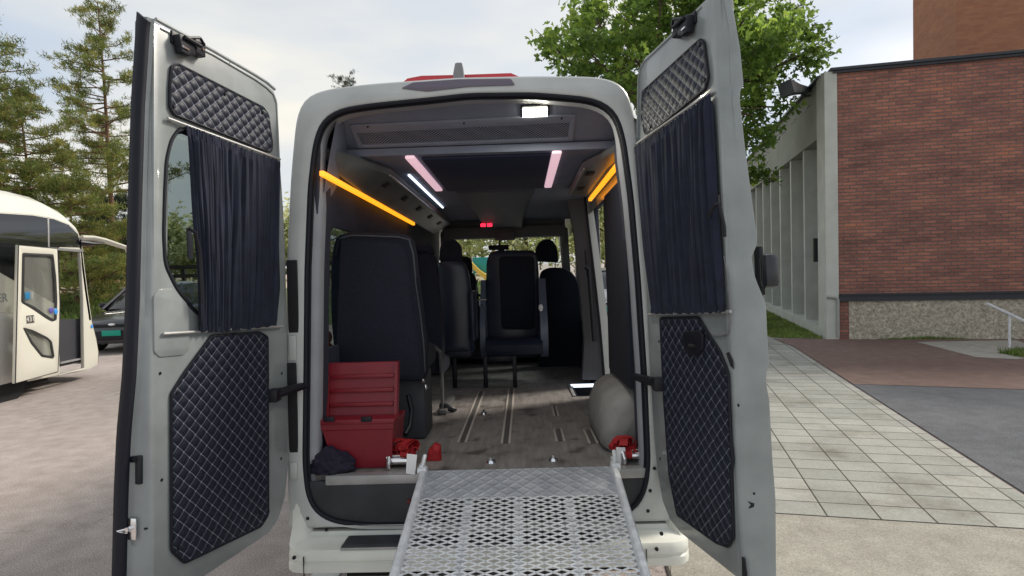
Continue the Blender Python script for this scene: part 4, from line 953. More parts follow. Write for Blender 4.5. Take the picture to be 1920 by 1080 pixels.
# single rear-facing chair in the aisle
yc = 3.0
sD = seat_plate([(912,490),(918,474),(930,469),(1000,469),(1008,478),(1011,520),(1013,600),(1012,640),(908,640),(910,560)], yc+.10, 'passenger_seat', leather, van, th=.12)
sD['label'] = 'single black leather chair in the aisle facing the rear'
sc1 = seat_plate([(935,480),(1002,480),(1004,618),(940,618)], yc+.085, 'seat_back_panel', fabric, sD, th=.03, bev=.012)
a0 = VY(912, 640, yc-.15); a1 = VY(1016, 612, yc-.15)
mb = MB(); mb.rings([[Vector((x, y, z)) for y, z in ((yc-.28, a0.z-.12), (yc-.30, a0.z-.03), (yc-.26, a0.z+.015), (yc-.1, a0.z+.03), (yc+.08, a0.z+.01), (yc+.08, a0.z-.12))] for x in (a0.x+.0, a0.x+.02, a1.x-.02, a1.x)]); mb.build('seat_cushion', leather, sD, ang=50)
for px0, px1 in ((901, 911), (1010, 1024)):
    pa = VY(px0, 540, yc); pb = VY(px1, 560, yc)
    mb = MB(); zt = VY(1016, 522, yc).z; zb = VY(1016, 665, yc).z
    w_ = pb.x-pa.x
    mb.rings([[Vector((pa.x, y0_, z)), Vector((pa.x+w_, y0_, z)), Vector((pa.x+w_, y1_, z)), Vector((pa.x, y1_, z))] for z, y0_, y1_ in ((zb, yc-.16, yc+.0), (zb+.12, yc-.27, yc+.08), (zb+.36, yc-.24, yc+.12), (zt-.12, yc-.02, yc+.16), (zt, yc+.04, yc+.14))]); mb.build('side_shell', mat('shell_grey', (.13, .16, .22), .3), sD, ang=50)
mb = MB()
for px in (911, 966):
    q = VF(px, 727); mb.boxp((q.x-.018, q.y-.01, ZF+.002), (q.x+.018, q.y+.04, a0.z-.1), .004)
q = VF(938, 722); z_ = ZF+.22; mb.boxp((VF(911, 727).x, q.y, a0.z-.17), (VF(966, 727).x, q.y+.03, a0.z-.12), .004)
mb.build('seat_leg', blackp, sD)
mb = MB(); c = VY(1014, 577, yc-.25); mb.ell(c, (.022, .012, .035), 8); mb.build('shell_knob', tagw, sD)
# cab seats
sE = seat_plate([(1008,540),(1014,508),(1030,501),(1058,502),(1075,512),(1086,530),(1090,560),(1092,640),(1092,700),(1010,700)], 3.75, 'front_seat', fabric, van, th=.14)
sE['label'] = 'front seat on the right with a separate headrest'
seat_plate([(1003,490),(1004,466),(1012,452),(1025,447),(1036,450),(1045,464),(1048,492)], 3.75, 'headrest', fabric, sE, th=.10, rnd=.03)
mb = MB()
for x in (1013, 1041): mb.cyl(VY(x, 488, 3.80), VY(x, 506, 3.80), .007, n=6)
mb.build('headrest_post', chrome, sE)
sF = seat_plate([(850,540),(858,515),(880,505),(892,520),(897,560),(898,640),(850,640)], 3.75, 'front_seat', fabric, van, th=.14); sF['label'] = 'driver seat mostly hidden behind the row in front'
seat_plate([(852,512),(853,492),(860,481),(876,480),(884,488),(886,512)], 3.75, 'headrest', fabric, sF, th=.10, rnd=.03)
mb = MB(); c = VY(905, 562, 2.6); mb.tube([VY(884, 563, 2.6), VY(912, 561, 2.6)], .008, 6); mb.tube([VY(893, 563, 2.6), VY(894, 530, 2.6), VY(897, 522, 2.6)], .006, 6); mb.cyl(VY(905, 570, 2.6), VY(905, 576, 2.6), .01, n=8)
mb.build('table_bracket', chrome, van)
mb = MB(); mb.boxp((-.885, 1.2, .95), (-.86, 4.2, 1.0), .004); mb.build('wall_rail', trimg, van)
mb = MB(); mb.boxp((-.865, 2.9, 1.15), (-.84, 2.94, 2.1), .004); mb.build('seat_belt', mat('belt_webbing', (.05, .025, .04), .8), van)

# =============================================================== LOOSE THINGS IN THE VAN
def vthing(name, base, label, cat, group=None):
    return empty(name, None, label, cat, group, M=VM @ Matrix.Translation(base)), Matrix.Translation(-Vector(base))
def sub(o, T): o.data.transform(T); return o
# red tote with raised lid
q0_ = VF(640, 882); yt = q0_.y
tz0 = ZF+.004
fl = VY(600, 792, yt); fr = VY(736, 780, yt); bl_ = VY(640, 878, yt); br_ = VY(728, 880, yt)
e_, T_ = vthing('storage_tote', (bl_.x, yt, tz0), 'dark red plastic tote with its ribbed lid standing open, left of the ramp', 'storage box')
xL, xR = fl.x+.01, fr.x; zt = fl.z; D_ = .30
mb = MB(); mb.rings([[Vector((xL+.05*(1-k), yt+.02*(1-k), z)), Vector((xR-.02*(1-k), yt+.02*(1-k), z)), Vector((xR-.02*(1-k), yt+D_-.02*(1-k), z)), Vector((xL+.05*(1-k), yt+D_-.02*(1-k), z))] for z, k in ((tz0, 0), (tz0+.01, .1), (zt-.045, .95), (zt-.04, 1.15), (zt-.015, 1.2), (zt-.01, 1.2))])
sub(mb.build('tote_body', redp, e_, ang=30), T_)
mb = MB()
lz0 = zt-.01; tl = VY(613, 683, yt+.14); tr = VY(745, 680, yt+.14)
lid = lambda x, z, dy: Vector((x, yt+.10+dy, z))
zT = tl.z
mb.rings([[lid(tl.x-.0, z, k*.07), lid(tr.x, z, k*.07), lid(tr.x, z, k*.07+.035), lid(tl.x, z, k*.07+.035)] for k, z in ((0, lz0), (1, zT))])
for i in range(3):
    z = lz0+.03+(zT-lz0)*(.12+.25*i); mb.boxp((tl.x+.02, yt+.085+.07*(z-lz0)/(zT-lz0), z), (tr.x-.02, yt+.11+.07*(z-lz0)/(zT-lz0), z+.02), .004)
for x in (tl.x+.008, tr.x-.008): mb.rings([[lid(x-.008, z, k*.07-.02), lid(x+.008, z, k*.07-.02), lid(x+.008, z, k*.07), lid(x-.008, z, k*.07)] for k, z in ((0, lz0), (1, zT))])
mb.boxp((xL-.02, yt-.01, zt-.014), (xR+.012, yt+D_*.4, zt+.012), .005)
sub(mb.build('lid', redp, e_, ang=30), T_)
mb = MB()
for px in (617, 687): c = VY(px, 786, yt-.012); mb.box(c, (.055, .014, .026), bev=.004)
sub(mb.build('latch', blackp, e_), T_)
# folded dark purple blanket
b0 = VF(620, 892); blob = []
mb = MB(); rr2 = random.Random(5)
c = VY(615, 885, .14); c.z = ZF
bm = bmesh.new(); bmesh.ops.create_icosphere(bm, subdivisions=5, radius=1)
for v in bm.verts:
    p = v.co.copy(); nn = noise.fractal(p*2.3+Vector((3, 1, 2)), .8, 2.2, 4)*.22 + .10*abs(math.sin(p.x*9+p.z*6+2*noise.noise(p*3)))
    q = Vector((p.x*.125*(1+nn), p.y*.075*(1+nn), max(p.z, -.1)*.09*(1+nn*1.3)*(1.0-.35*max(p.x, 0))))
    v.co = q+Vector((0, 0, .012))
bm.verts.index_update(); vs_ = [v.co.copy() for v in bm.verts]; fs_ = [[v.index for v in f.verts] for f in bm.faces]; bm.free()
bl2 = meshobj('blanket', vs_, fs_, mat('blanket_cloth', (.018, .015, .032), .95, var=.25, vscale=30, bump=.3, bscale=200), None, ang=180)
bl2.matrix_world = VM @ Matrix.Translation(Vector((VY(618, 880, .10).x, .11, ZF+.006))); tag(bl2, 'crumpled dark purple blanket on the van floor in front of the red tote', 'blanket')
# orange pouch near the left wall
c = VY(607, 648, .95); mb = MB(); mb.ell((0, 0, .05), (.05, .10, .055), 8); mb.ell((.01, .02, -.04), (.05, .08, .06), 8); o = mb.build('work_bag', mat('orange_cloth', (.55, .16, .03), .8, var=.2, vscale=30), None)
o.matrix_world = VM @ Matrix.Translation(c); tag(o, 'small orange bag tucked between the rear seat and the left wall', 'bag')
# wheelchair tie-downs
def strap_heap(cx, cy, s, seed, cz=0.0, n=7, w_=.024):
    r_ = random.Random(seed); mb = MB()
    for i in range(n):
        a = r_.uniform(0, 6.3); L_ = r_.uniform(.03, .06)*s; h = .01+r_.uniform(0, .07)*s; pts = []
        c = Vector((cx+r_.uniform(-.03, .03)*s, cy+r_.uniform(-.02, .02), cz+h))
        for k in range(9):
            t = k/8*math.pi*1.5; pts.append(c+Vector((math.cos(a)*L_*math.cos(t), math.sin(a)*L_*math.cos(t), .028*s*math.sin(t))))
        rg = []
        for k, p in enumerate(pts):
            tv = (pts[min(k+1, 8)]-pts[max(k-1, 0)]).normalized(); sd_ = Vector((-math.sin(a), math.cos(a), 0)); nn = tv.cross(sd_).normalized()
            rg.append([p+sd_*w_/2+nn*.0012, p-sd_*w_/2+nn*.0012, p-sd_*w_/2-nn*.0012, p+sd_*w_/2-nn*.0012])
        mb.rings(rg)
    return mb
for (px, py, lab, sx, seed) in ((748, 862, 'red wheelchair tie-down strap with chrome ratchet and white tag, left of the ramp', 1, 3), (1183, 852, 'red wheelchair tie-down strap with chrome ratchet and white tag, right of the ramp', -1, 8)):
    b = VF(px, py+14, ZF); e_, T_ = vthing('tie_down_strap', b, lab, 'strap', 'wheelchair tie-downs')
    mb = strap_heap(b.x+.025*sx, b.y+.03, 1.0, seed, ZF+.025, 16, .042); sub(mb.build('webbing', redf, e_, ang=30), T_)
    mb = MB(); c = Vector((b.x, b.y, ZF))
    mb.cyl(c+Vector((-.05, -.01, .035)), c+Vector((.05, -.01, .035)), .020, n=14); mb.box(c+Vector((-.052, -.005, .035)), (.006, .07, .06), bev=.002); mb.box(c+Vector((.052, -.005, .035)), (.006, .07, .06), bev=.002)
    mb.tube([c+Vector((-.045, -.03, .06)), c+Vector((-.04, -.06, .03)), c+Vector((-.038, -.055, .008))], .010, 8); mb.box(c+Vector((0, -.0, .066)), (.09, .03, .008), rx=.3, bev=.002)
    sub(mb.build('ratchet', chrome, e_, ang=30), T_)
    tgp = [(763,851),(782,853),(778,890),(761,888)] if sx > 0 else [(1155,839),(1172,839),(1176,878),(1159,880)]
    yy = b.y-.035 if sx > 0 else b.y-.03
    yy = min(yy, .01) if sx > 0 else yy
    mb = MB(); mb.prism([VY(x, y, yy) for x, y in tgp], (0, .004, 0)); sub(mb.build('white_tag', tagw, e_), T_)
b = VF(812, 862); e = strap_heap(0, 0, 1.0, 12, .0, 4, .03)
bm_ = MB(); bm_.rings([[Vector((x, y, z)) for x, z in ((-.035*k, 0), (.045*k, 0), (.042*k, .07*k2), (.01, .085*k2), (-.02*k, .055*k2))] for y, k, k2 in ((-.03, .8, .7), (-.015, 1, 1), (.03, .95, 1), (.05, .6, .8))]); bm_.v = bm_.v; 
o = bm_.build('strap_cover', redf, None, ang=30); o.matrix_world = VM @ Matrix.Translation(b+Vector((0, 0, .002))); tag(o, 'small red fabric pouch on the van floor at the left hinge of the ramp', 'pouch')

# =============================================================== BRICK BUILDING
P0 = G(1560, 636)
def FW(px, py): q = hit(CAM, ray(px, py), P0, SN) - P0; return (q.dot(SD), q.z)         # long facade plane -> (u, z)
def FB(px, py): q = hit(CAM, ray(px, py), P0, SD) - P0; return (q.dot(SN), q.z)         # brick front plane -> (v, z)
def brick_mat(name, c1, c2, mo, bw=.235, rh=.068, spots=True, bump=.7, mort=.009):
    m, t, b, N, K = nodes(name); b.inputs['Roughness'].default_value = .85; uv = N('ShaderNodeUVMap'); uv.uv_map = 'UVMap'
    tcn = N('ShaderNodeTexCoord'); wb = N('ShaderNodeTexNoise'); wb.inputs['Scale'].default_value = 2.5; wb.inputs['Detail'].default_value = 3; K(tcn.outputs['Object'], wb.inputs['Vector'])
    vm = N('ShaderNodeVectorMath', operation='SCALE'); vm.inputs['Scale'].default_value = .022; K(wb.outputs['Color'], vm.inputs[0]); va = N('ShaderNodeVectorMath', operation='ADD'); K(uv.outputs['UV'], va.inputs[0]); K(vm.outputs['Vector'], va.inputs[1])
    br = N('ShaderNodeTexBrick'); br.inputs['Scale'].default_value = 1; br.inputs['Brick Width'].default_value = bw; br.inputs['Row Height'].default_value = rh; br.inputs['Mortar Size'].default_value = mort; br.inputs['Mortar Smooth'].default_value = .4
    br.inputs['Color1'].default_value = (*c1, 1); br.inputs['Color2'].default_value = (*c2, 1); br.inputs['Mortar'].default_value = (*mo, 1); br.inputs['Bias'].default_value = -.1
    K(va.outputs['Vector'], br.inputs['Vector'])
    mp = N('ShaderNodeMapping'); mp.inputs['Scale'].default_value = (1, 1, 3.5); K(tcn.outputs['Object'], mp.inputs['Vector'])
    n = N('ShaderNodeTexNoise'); n.inputs['Scale'].default_value = 1.1; n.inputs['Detail'].default_value = 8; n.inputs['Roughness'].default_value = .65; K(mp.outputs['Vector'], n.inputs['Vector'])
    r_ = ramp(N, [.30, .48, .60, .74], [(.62, .62, .66), (.90, .88, .90), (1.08, 1.03, 1.0), (1.38, 1.15, .92)] if spots else [(.88, .88, .90), (.96, .96, .96), (1.04, 1.03, 1.0), (1.12, 1.08, 1.0)]); K(n.outputs['Fac'], r_.inputs['Fac'])
    a = N('ShaderNodeMixRGB', blend_type='MULTIPLY'); a.inputs['Fac'].default_value = 1; K(br.outputs['Color'], a.inputs['Color1']); K(r_.outputs['Color'], a.inputs['Color2']); last = a
    n2 = N('ShaderNodeTexNoise'); n2.inputs['Scale'].default_value = 26; n2.inputs['Detail'].default_value = 4; K(mp.outputs['Vector'], n2.inputs['Vector']); r2 = ramp(N, [.3, .7], [(.76,)*3, (1.2,)*3] if spots else [(.92,)*3, (1.06,)*3]); K(n2.outputs['Fac'], r2.inputs['Fac'])
    c = N('ShaderNodeMixRGB', blend_type='MULTIPLY'); c.inputs['Fac'].default_value = 1; K(last.outputs['Color'], c.inputs['Color1']); K(r2.outputs['Color'], c.inputs['Color2']); K(c.outputs['Color'], b.inputs['Base Color'])
    bp = N('ShaderNodeBump'); bp.inputs['Distance'].default_value = .012; bp.inputs['Strength'].default_value = bump; bp.invert = True; K(br.outputs['Fac'], bp.inputs['Height']); K(bp.outputs['Normal'], b.inputs['Normal']); return m
brickm = brick_mat('dark_red_brick', (.28, .125, .095), (.42, .185, .13), (.19, .135, .12), mort=.013)
brickt = brick_mat('orange_brown_brick', (.34, .15, .09), (.40, .19, .11), (.30, .16, .11), spots=False, bump=.3, mort=.005)
rubblem = None
def rubble():
    m, t, b, N, K = nodes('rough_stone_render'); tcn = N('ShaderNodeTexCoord'); v = N('ShaderNodeTexVoronoi'); v.inputs['Scale'].default_value = 24; K(tcn.outputs['Object'], v.inputs['Vector'])
    n = N('ShaderNodeTexNoise'); n.inputs['Scale'].default_value = 14; n.inputs['Detail'].default_value = 9; n.inputs['Roughness'].default_value = .75; K(tcn.outputs['Object'], n.inputs['Vector'])
    r_ = ramp(N, [.3, .5, .68], [(.20, .17, .115), (.42, .37, .27), (.60, .53, .41)]); K(n.outputs['Fac'], r_.inputs['Fac'])
    mx = N('ShaderNodeMixRGB', blend_type='OVERLAY'); mx.inputs['Fac'].default_value = .35; K(r_.outputs['Color'], mx.inputs['Color1']); K(v.outputs['Distance'], mx.inputs['Color2']); hs = N('ShaderNodeHueSaturation'); hs.inputs['Saturation'].default_value = .75; K(mx.outputs['Color'], hs.inputs['Color']); K(hs.outputs['Color'], b.inputs['Base Color'])
    bp = N('ShaderNodeBump'); bp.inputs['Distance'].default_value = .03; bp.inputs['Strength'].default_value = .9; K(n.outputs['Fac'], bp.inputs['Height']); K(bp.outputs['Normal'], b.inputs['Normal']); return m
rubblem = rubble()
concf = mat('facade_concrete', (.26, .275, .24), .85, var=.12, vscale=1.5, bump=.15, bscale=30)
concw = mat('facade_column_paint', (.50, .51, .47), .8, var=.1, vscale=2.5)
metald = mat('dark_metal_trim', (.028, .032, .042), .5, var=.1)
def obox(mb, u0, u1, v0, v1, z0, z1, org=None):        # box in facade axes: u along SD, v along SN
    o = org or P0; c = [o+SD*u+SN*v+Vector((0, 0, z-o.z)) for z in (z0, z1) for u, v in ((u0, v0), (u1, v0), (u1, v1), (u0, v1))]
    mb.add(c, [[0, 3, 2, 1], [4, 5, 6, 7], [0, 1, 5, 4], [1, 2, 6, 5], [2, 3, 7, 6], [3, 0, 4, 7]])
def uvbox(o, org):
    uv = o.data.uv_layers.new(name='UVMap')
    for p in o.data.polygons:
        hn = abs(p.normal.dot(SN)) > .5
        for li in p.loop_indices:
            c = o.data.vertices[o.data.loops[li].vertex_index].co - org; uv.data[li].uv = ((c.dot(SD) if hn else c.dot(SN)), c.z)
bld = empty('brick_building', (P0.x, P0.y, 0), 'low building with a dark red brick end wall and a pale concrete column facade', 'building')
def bpart(mb, name, m, parent=bld, uvb=False, smooth=False):
    o = mb.build(name, m, None, smooth=smooth)
    if uvb: uvbox(o, P0)
    base = Vector((P0.x, P0.y, 0))
    o.data.transform(Matrix.Translation(-base)); o.parent = parent; return o
zt_ = 5.30; zl = .90
mb = MB(); obox(mb, .005, .35, .13, 16, zl, zt_); bpart(mb, 'brick_wall', brickm, uvb=True)
mb = MB(); obox(mb, .005, .35, .10, .31, 0, zl-.14); bpart(mb, 'brick_pier', brickm, uvb=True)
mb = MB(); obox(mb, -.01, .35, .31, 16, -.5, zl-.13); bpart(mb, 'stone_plinth', rubblem)
mb = MB(); obox(mb, -.05, .30, .13, 16, zl-.14, zl-.02); obox(mb, -.09, .30, .15, 16, zl-.02, zl+.01); bpart(mb, 'ledge', metald)
mb = MB(); obox(mb, -.10, .40, .0, 16, zt_, zt_+.05); obox(mb, -.06, .40, .05, 16, zt_-.05, zt_-.002); obox(mb, .40, 34, -.14, .3, zt_+.0, zt_+.045); bpart(mb, 'roof_edge', metald)
fz0 = FW(1539, 260)[1]
mb = MB(); obox(mb, .10, 34, -.06, .25, fz0, zt_-.004)
bpart(mb, 'fascia', concf)
mb = MB(); obox(mb, -.03, .62, -.10, .126, 0, zt_-.006); bpart(mb, 'corner_pier', concw)
for k in range(20):
    u = 2.13+1.47*k
    mb = MB(); obox(mb, u, u+.14, -.03, .30, .20, fz0-.003); bpart(mb, 'column', concw)
mb = MB(); obox(mb, .3, 34, -.10, .40, -.1, .20); bpart(mb, 'base_sill', concw)
for k in range(20):
    u0 = .66 if k == 0 else 2.13+1.47*(k-1)+.145; u1 = 2.13+1.47*k-.005
    mb = MB(); obox(mb, u0, u1, .262, .30, .95, 1.02); obox(mb, u0, u1, .262, .30, .21, .27); obox(mb, u0, u0+.05, .262, .30, .27, fz0); fo = bpart(mb, 'window', concw)
    mb = MB(); obox(mb, u0, u1, .30, .315, .205, fz0); bpart(mb, 'pane', mat('facade_glass', (.05, .065, .06), .08, spec=.7), parent=fo)
mb = MB(); obox(mb, .5, 34, .32, 9, 0, zt_-.05); bpart(mb, 'inner_volume', mat('room_dark', (.05, .05, .05), .9))
# wall box, drainpipe, base clutter
mb = MB(); a = FW(1541, 495); obox(mb, .70, .80, -.16, -.0, 1.55, 2.05); bpart(mb, 'wall_box', blackp)
mb = MB(); c = P0+SN*.10-SD*.06; mb.tube([Vector((c.x, c.y, .05)), Vector((c.x, c.y, .80)), Vector((c.x, c.y, .84))-SN*.05, Vector((c.x, c.y, .86))-SN*.2], .028, 8); bpart(mb, 'drainpipe', mat('pipe_grey', (.33, .34, .33), .5), smooth=True)
# fascia slots and flood light
mb = MB()
for k in range(9): u = 1.6+k*1.25; obox(mb, u, u+.5, -.066, -.059, zt_-.34, zt_-.30)
bpart(mb, 'fascia_slot', metald)
fl_o = hit(CAM, ray(1500, 172), P0-SN*.35, SN); mb = MB()
tip_ = hit(CAM, ray(1474, 166), P0-SN*.75, SN); wl = hit(CAM, ray(1519, 170), P0-SN*.07, SN)
d_ = (tip_-wl).normalized()
mb.tube([wl, wl+d_*.10, wl+d_*.14, wl.lerp(tip_, .55), tip_, tip_+d_*.02], [.05, .05, .08, .12, .2, .2], 4)
mb.tube([wl+Vector((0, 0, -.1)), wl-SN*.12+Vector((0, 0, -.12)), wl.lerp(tip_, .35)+Vector((0, 0, -.1))], .03, 6)
bpart(mb, 'flood_light', mat('lamp_grey', (.05, .055, .065), .5), smooth=False)
# tower behind
tp_ = hit(CAM, ray(1712, 60), P0+SD*9.5, SD); vv_ = (tp_-P0).dot(SN)
tow = empty('brick_tower', ((P0+SD*6.5+SN*(vv_+5)).x, (P0+SD*6.5+SN*(vv_+5)).y, 0), 'tall plain orange-brown brick block rising behind the low brick building', 'building')
mb = MB(); obox(mb, 6.5, 9.5, vv_, vv_+14, 0, 13)
o = mb.build('wall', brickt, None, smooth=False); uvbox(o, P0); o.data.transform(Matrix.Translation(-tow.location)); o.parent = tow
mb = MB(); obox(mb, 6.45, 9.55, vv_-.05, vv_+14.05, 13.0, 13.12); o = mb.build('roof_edge', metald, None); o.data.transform(Matrix.Translation(-tow.location)); o.parent = tow
# handrail
ha = at(1851, 569, 11.0); hb = at(1990, 634, 9.6); mb = MB()
hr = empty('handrail', (at(1893, 668, 10.55).x, at(1893, 668, 10.55).y, 0), 'galvanised handrail on a post in front of the stone plinth', 'handrail')
def hp(mb, name): o = mb.build(name, galv, None); o.data.transform(Matrix.Translation(-hr.location)); o.parent = hr
mb.tube([ha, ha.lerp(hb, .3), hb], .024, 8); hp(mb, 'rail')
p = at(1893, 590, 10.58); mb = MB(); mb.cyl(Vector((p.x, p.y, 0)), p, .020, n=8); hp(mb, 'post')
p = at(1975, 628, 9.75); mb = MB(); mb.cyl(Vector((p.x, p.y, 0)), p, .020, n=8); hp(mb, 'post')

# =============================================================== BANK, ROAD AND FIELD BEYOND
def height(x, y):
    k = min(1, max(0, (y-19.0)/3.2)); k = k*k*(3-2*k); s = min(1, max(0, (1.2-x)/2.5)); return 1.05*k*s*s*(3-2*s)
vs_ = []; xs = [-60+i*2.0 for i in range(28)]+[-4+i*.5 for i in range(12)]; ys = [18.6+i*.3 for i in range(15)]+[24, 30, 40, 60, 120]
for y in ys:
    for x in xs: vs_.append((x, y, height(x, y)+.004+(0.03*noise.noise(Vector((x, y, 0))) if 19.4 < y < 22.5 else 0)))
W = len(xs); fs_ = [[j*W+i, j*W+i+1, (j+1)*W+i+1, (j+1)*W+i] for j in range(len(ys)-1) for i in range(W-1)]
bank = struct(meshobj('bank', vs_, fs_, soil, None)); bank.data.materials.append(mat('gravel_path', (.50, .40, .29), .95, var=.1))
for p in bank.data.polygons:
    if p.center.y > 22.3: p.material_index = 1
vs_ = [(-60, 19.0, .3)]
def grass_obj(name, regions, seed, label, hgt=.10, mats_=None, wid=.012):
    r_ = random.Random(seed); vs_ = []; fs_ = []; mi = []
    for fn, n in regions:
        for _ in range(n):
            p, hh = fn(r_)
            a = r_.uniform(0, 6.3); w_ = wid*r_.uniform(.6, 1.4); h = hh*r_.uniform(.5, 1.2); lean = Vector((r_.uniform(-.5, .5), r_.uniform(-.5, .5), 0))*h
            d = Vector((math.cos(a), math.sin(a), 0))*w_; b_ = len(vs_)
            vs_ += [p-d, p+d, p+lean+Vector((0, 0, h))]; fs_.append([b_, b_+1, b_+2]); mi.append(r_.randrange(3))
    o = meshobj(name, vs_, fs_, None, None, smooth=False, recalc=False)
    for m_ in mats_: o.data.materials.append(m_)
    for p, i in zip(o.data.polygons, mi): p.material_index = i
    o['kind'] = 'stuff'; tag(o, label, 'grass'); return o
def leafmat(name, c, tl=.35, rough=.6):
    m = bpy.data.materials.new(name); m.use_nodes = True; t = m.node_tree; b = t.nodes['Principled BSDF']; o = t.nodes['Material Output']
    b.inputs['Roughness'].default_value = rough; b.inputs['Specular IOR Level'].default_value = .3
    tcn = t.nodes.new('ShaderNodeTexCoord'); n = t.nodes.new('ShaderNodeTexNoise'); n.inputs['Scale'].default_value = 1.3; t.links.new(tcn.outputs['Object'], n.inputs['Vector'])
    rr = t.nodes.new('ShaderNodeValToRGB'); e = rr.color_ramp.elements; e[0].position = .35; e[1].position = .65; e[0].color = (*[x*.72 for x in c], 1); e[1].color = (*[x*1.25 for x in c], 1)
    t.links.new(n.outputs['Fac'], rr.inputs['Fac']); t.links.new(rr.outputs['Color'], b.inputs['Base Color'])
    tr = t.nodes.new('ShaderNodeBsdfTranslucent'); mx = t.nodes.new('ShaderNodeMixShader'); mx.inputs[0].default_value = tl
    hs = t.nodes.new('ShaderNodeHueSaturation'); hs.inputs['Value'].default_value = 1.6; hs.inputs['Hue'].default_value = .485; t.links.new(rr.outputs['Color'], hs.inputs['Color']); t.links.new(hs.outputs['Color'], tr.inputs['Color'])
    t.links.new(b.outputs[0], mx.inputs[1]); t.links.new(tr.outputs[0], mx.inputs[2]); t.links.new(mx.outputs[0], o.inputs['Surface']); return m
gm = [leafmat('grass_a', (.09, .16, .03)), leafmat('grass_b', (.15, .23, .05)), leafmat('grass_c', (.22, .25, .09))]
def reg_bank(r_):
    x = r_.uniform(-21, -9.5); y = r_.uniform(19.0, 22.3); return Vector((x, y, height(x, y))), .18
def reg_bank2(r_):
    x = r_.uniform(-4.5, 1.0); y = r_.uniform(19.0, 22.3); return Vector((x, y, height(x, y))), .16
grass_obj('bank_grass', [(reg_bank, 16000), (reg_bank2, 4000)], 4, 'long green grass growing on the bank behind the coach', mats_=gm, wid=.02)
g1, g2, g3, g4 = LS(13.6, 2.2), LS(13.45, 3.15), LS(23, 3.15), LS(23, 2.15)
def reg_strip(r_):
    a, b_ = r_.random(), r_.random()**.9; p = g1.lerp(g2, a).lerp(g4.lerp(g3, a), b_); return p, .07
sheet('verge', [g1, g2, LS(40, 3.15), LS(40, 2.12)], .012, soil)
def reg_weed(r_):
    k = r_.random(); v = .8+1.7*k; p = P0+SD*(-.03-r_.random()*.12)+SN*v; return Vector((p.x, p.y, 0)), .06*(1-abs(2*k-1))+.02
def reg_right(r_):
    p = G(1912, 668)+Vector((r_.uniform(-.15, .9), r_.uniform(-.25, .25), 0)); return p, .12
grass_obj('verge_grass', [(reg_strip, 15000), (reg_weed, 900), (reg_right, 1500)], 5, 'short green grass beside the facade and weeds along the stone plinth', mats_=gm, wid=.012)
# guard rail of dark timber
def guard(x0, x1, y, label):
    e_ = empty('guard_rail', ((x0+x1)/2, y, 1.05), label, 'guard rail'); T_ = Matrix.Translation(-e_.location); tm = mat('dark_timber', (.07, .055, .045), .85, var=.2)
    for z, h_ in ((1.95, .16), (1.62, .13)):
        mb = MB(); mb.boxp((x0, y-.03, z-h_/2), (x1, y+.03, z+h_/2), .01); o = mb.build('rail', tm, None); o.data.transform(T_); o.parent = e_
    n = int((x1-x0)/1.9)
    for i in range(n+1):
        x = x0+(x1-x0)*(i+.3)/(n+1); mb = MB(); mb.boxp((x-.07, y+.032, 1.0), (x+.07, y+.17, 1.98), .01); o = mb.build('post', tm, None); o.data.transform(T_); o.parent = e_
guard(-26, -4.2, 22.8, 'dark timber guard rail on posts along the path behind the coach')
# =============================================================== TREES
bark = mat('bark', (.10, .07, .05), .95, var=.3, vscale=6, bump=.6, bscale=18)
barkp = mat('pine_bark', (.16, .095, .06), .95, var=.3, vscale=4, bump=.5, bscale=14)
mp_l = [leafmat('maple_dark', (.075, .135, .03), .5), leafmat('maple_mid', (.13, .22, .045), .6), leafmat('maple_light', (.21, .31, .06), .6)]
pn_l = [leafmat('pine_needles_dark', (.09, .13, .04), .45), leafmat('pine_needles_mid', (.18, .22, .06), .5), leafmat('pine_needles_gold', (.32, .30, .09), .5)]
fr_l = [leafmat('far_leaf_dark', (.24, .29, .13), .55), leafmat('far_leaf_mid', (.36, .40, .20), .6), leafmat('far_leaf_light', (.48, .50, .28), .6)]  # far leaf colours paled to carry the distance haze
dk_l = [leafmat('dark_needles_a', (.014, .026, .018), .1), leafmat('dark_needles_b', (.022, .038, .022), .1), leafmat('dark_needles_c', (.035, .055, .025), .15)]
def crown_mesh(name, pts, mats_, parent, size, lobes, seed, base):
    r_ = random.Random(seed); vs_ = []; fs_ = []; mi = []
    for c, tone in pts:
        n = Vector((r_.gauss(0, 1), r_.gauss(0, 1), r_.gauss(0, 1)+.9)).normalized(); x = n.orthogonal().normalized(); x = Matrix.Rotation(r_.uniform(0, 6.3), 3, n) @ x; y = n.cross(x); s = size*r_.uniform(.6, 1.25)
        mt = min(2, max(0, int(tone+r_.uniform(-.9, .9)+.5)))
        for k in range(lobes):
            a = (k-(lobes-1)/2)*.95; d = x*math.cos(a)+y*math.sin(a); q = n.cross(d); L_ = s*(1 if k == (lobes-1)/2 or lobes == 1 else .8); b_ = len(vs_)
            vs_ += [c, c+d*L_*.5+q*L_*.26-n*L_*.06, c+d*L_-n*L_*.16, c+d*L_*.5-q*L_*.26-n*L_*.06]; fs_.append([b_, b_+1, b_+2, b_+3]); mi.append(mt)
    me = bpy.data.meshes.new(name); me.from_pydata([tuple(v-base) for v in vs_], [], fs_)
    for m_ in mats_: me.materials.append(m_)
    me.polygons.foreach_set('material_index', mi); me.update()
    o = bpy.data.objects.new(name, me); col.objects.link(o); o.parent = parent; return o
def pbuild(mb, name, m, e_): o = mb.build(name, m, None, ang=60); o.data.transform(Matrix.Translation(-e_.location)); o.parent = e_; return o
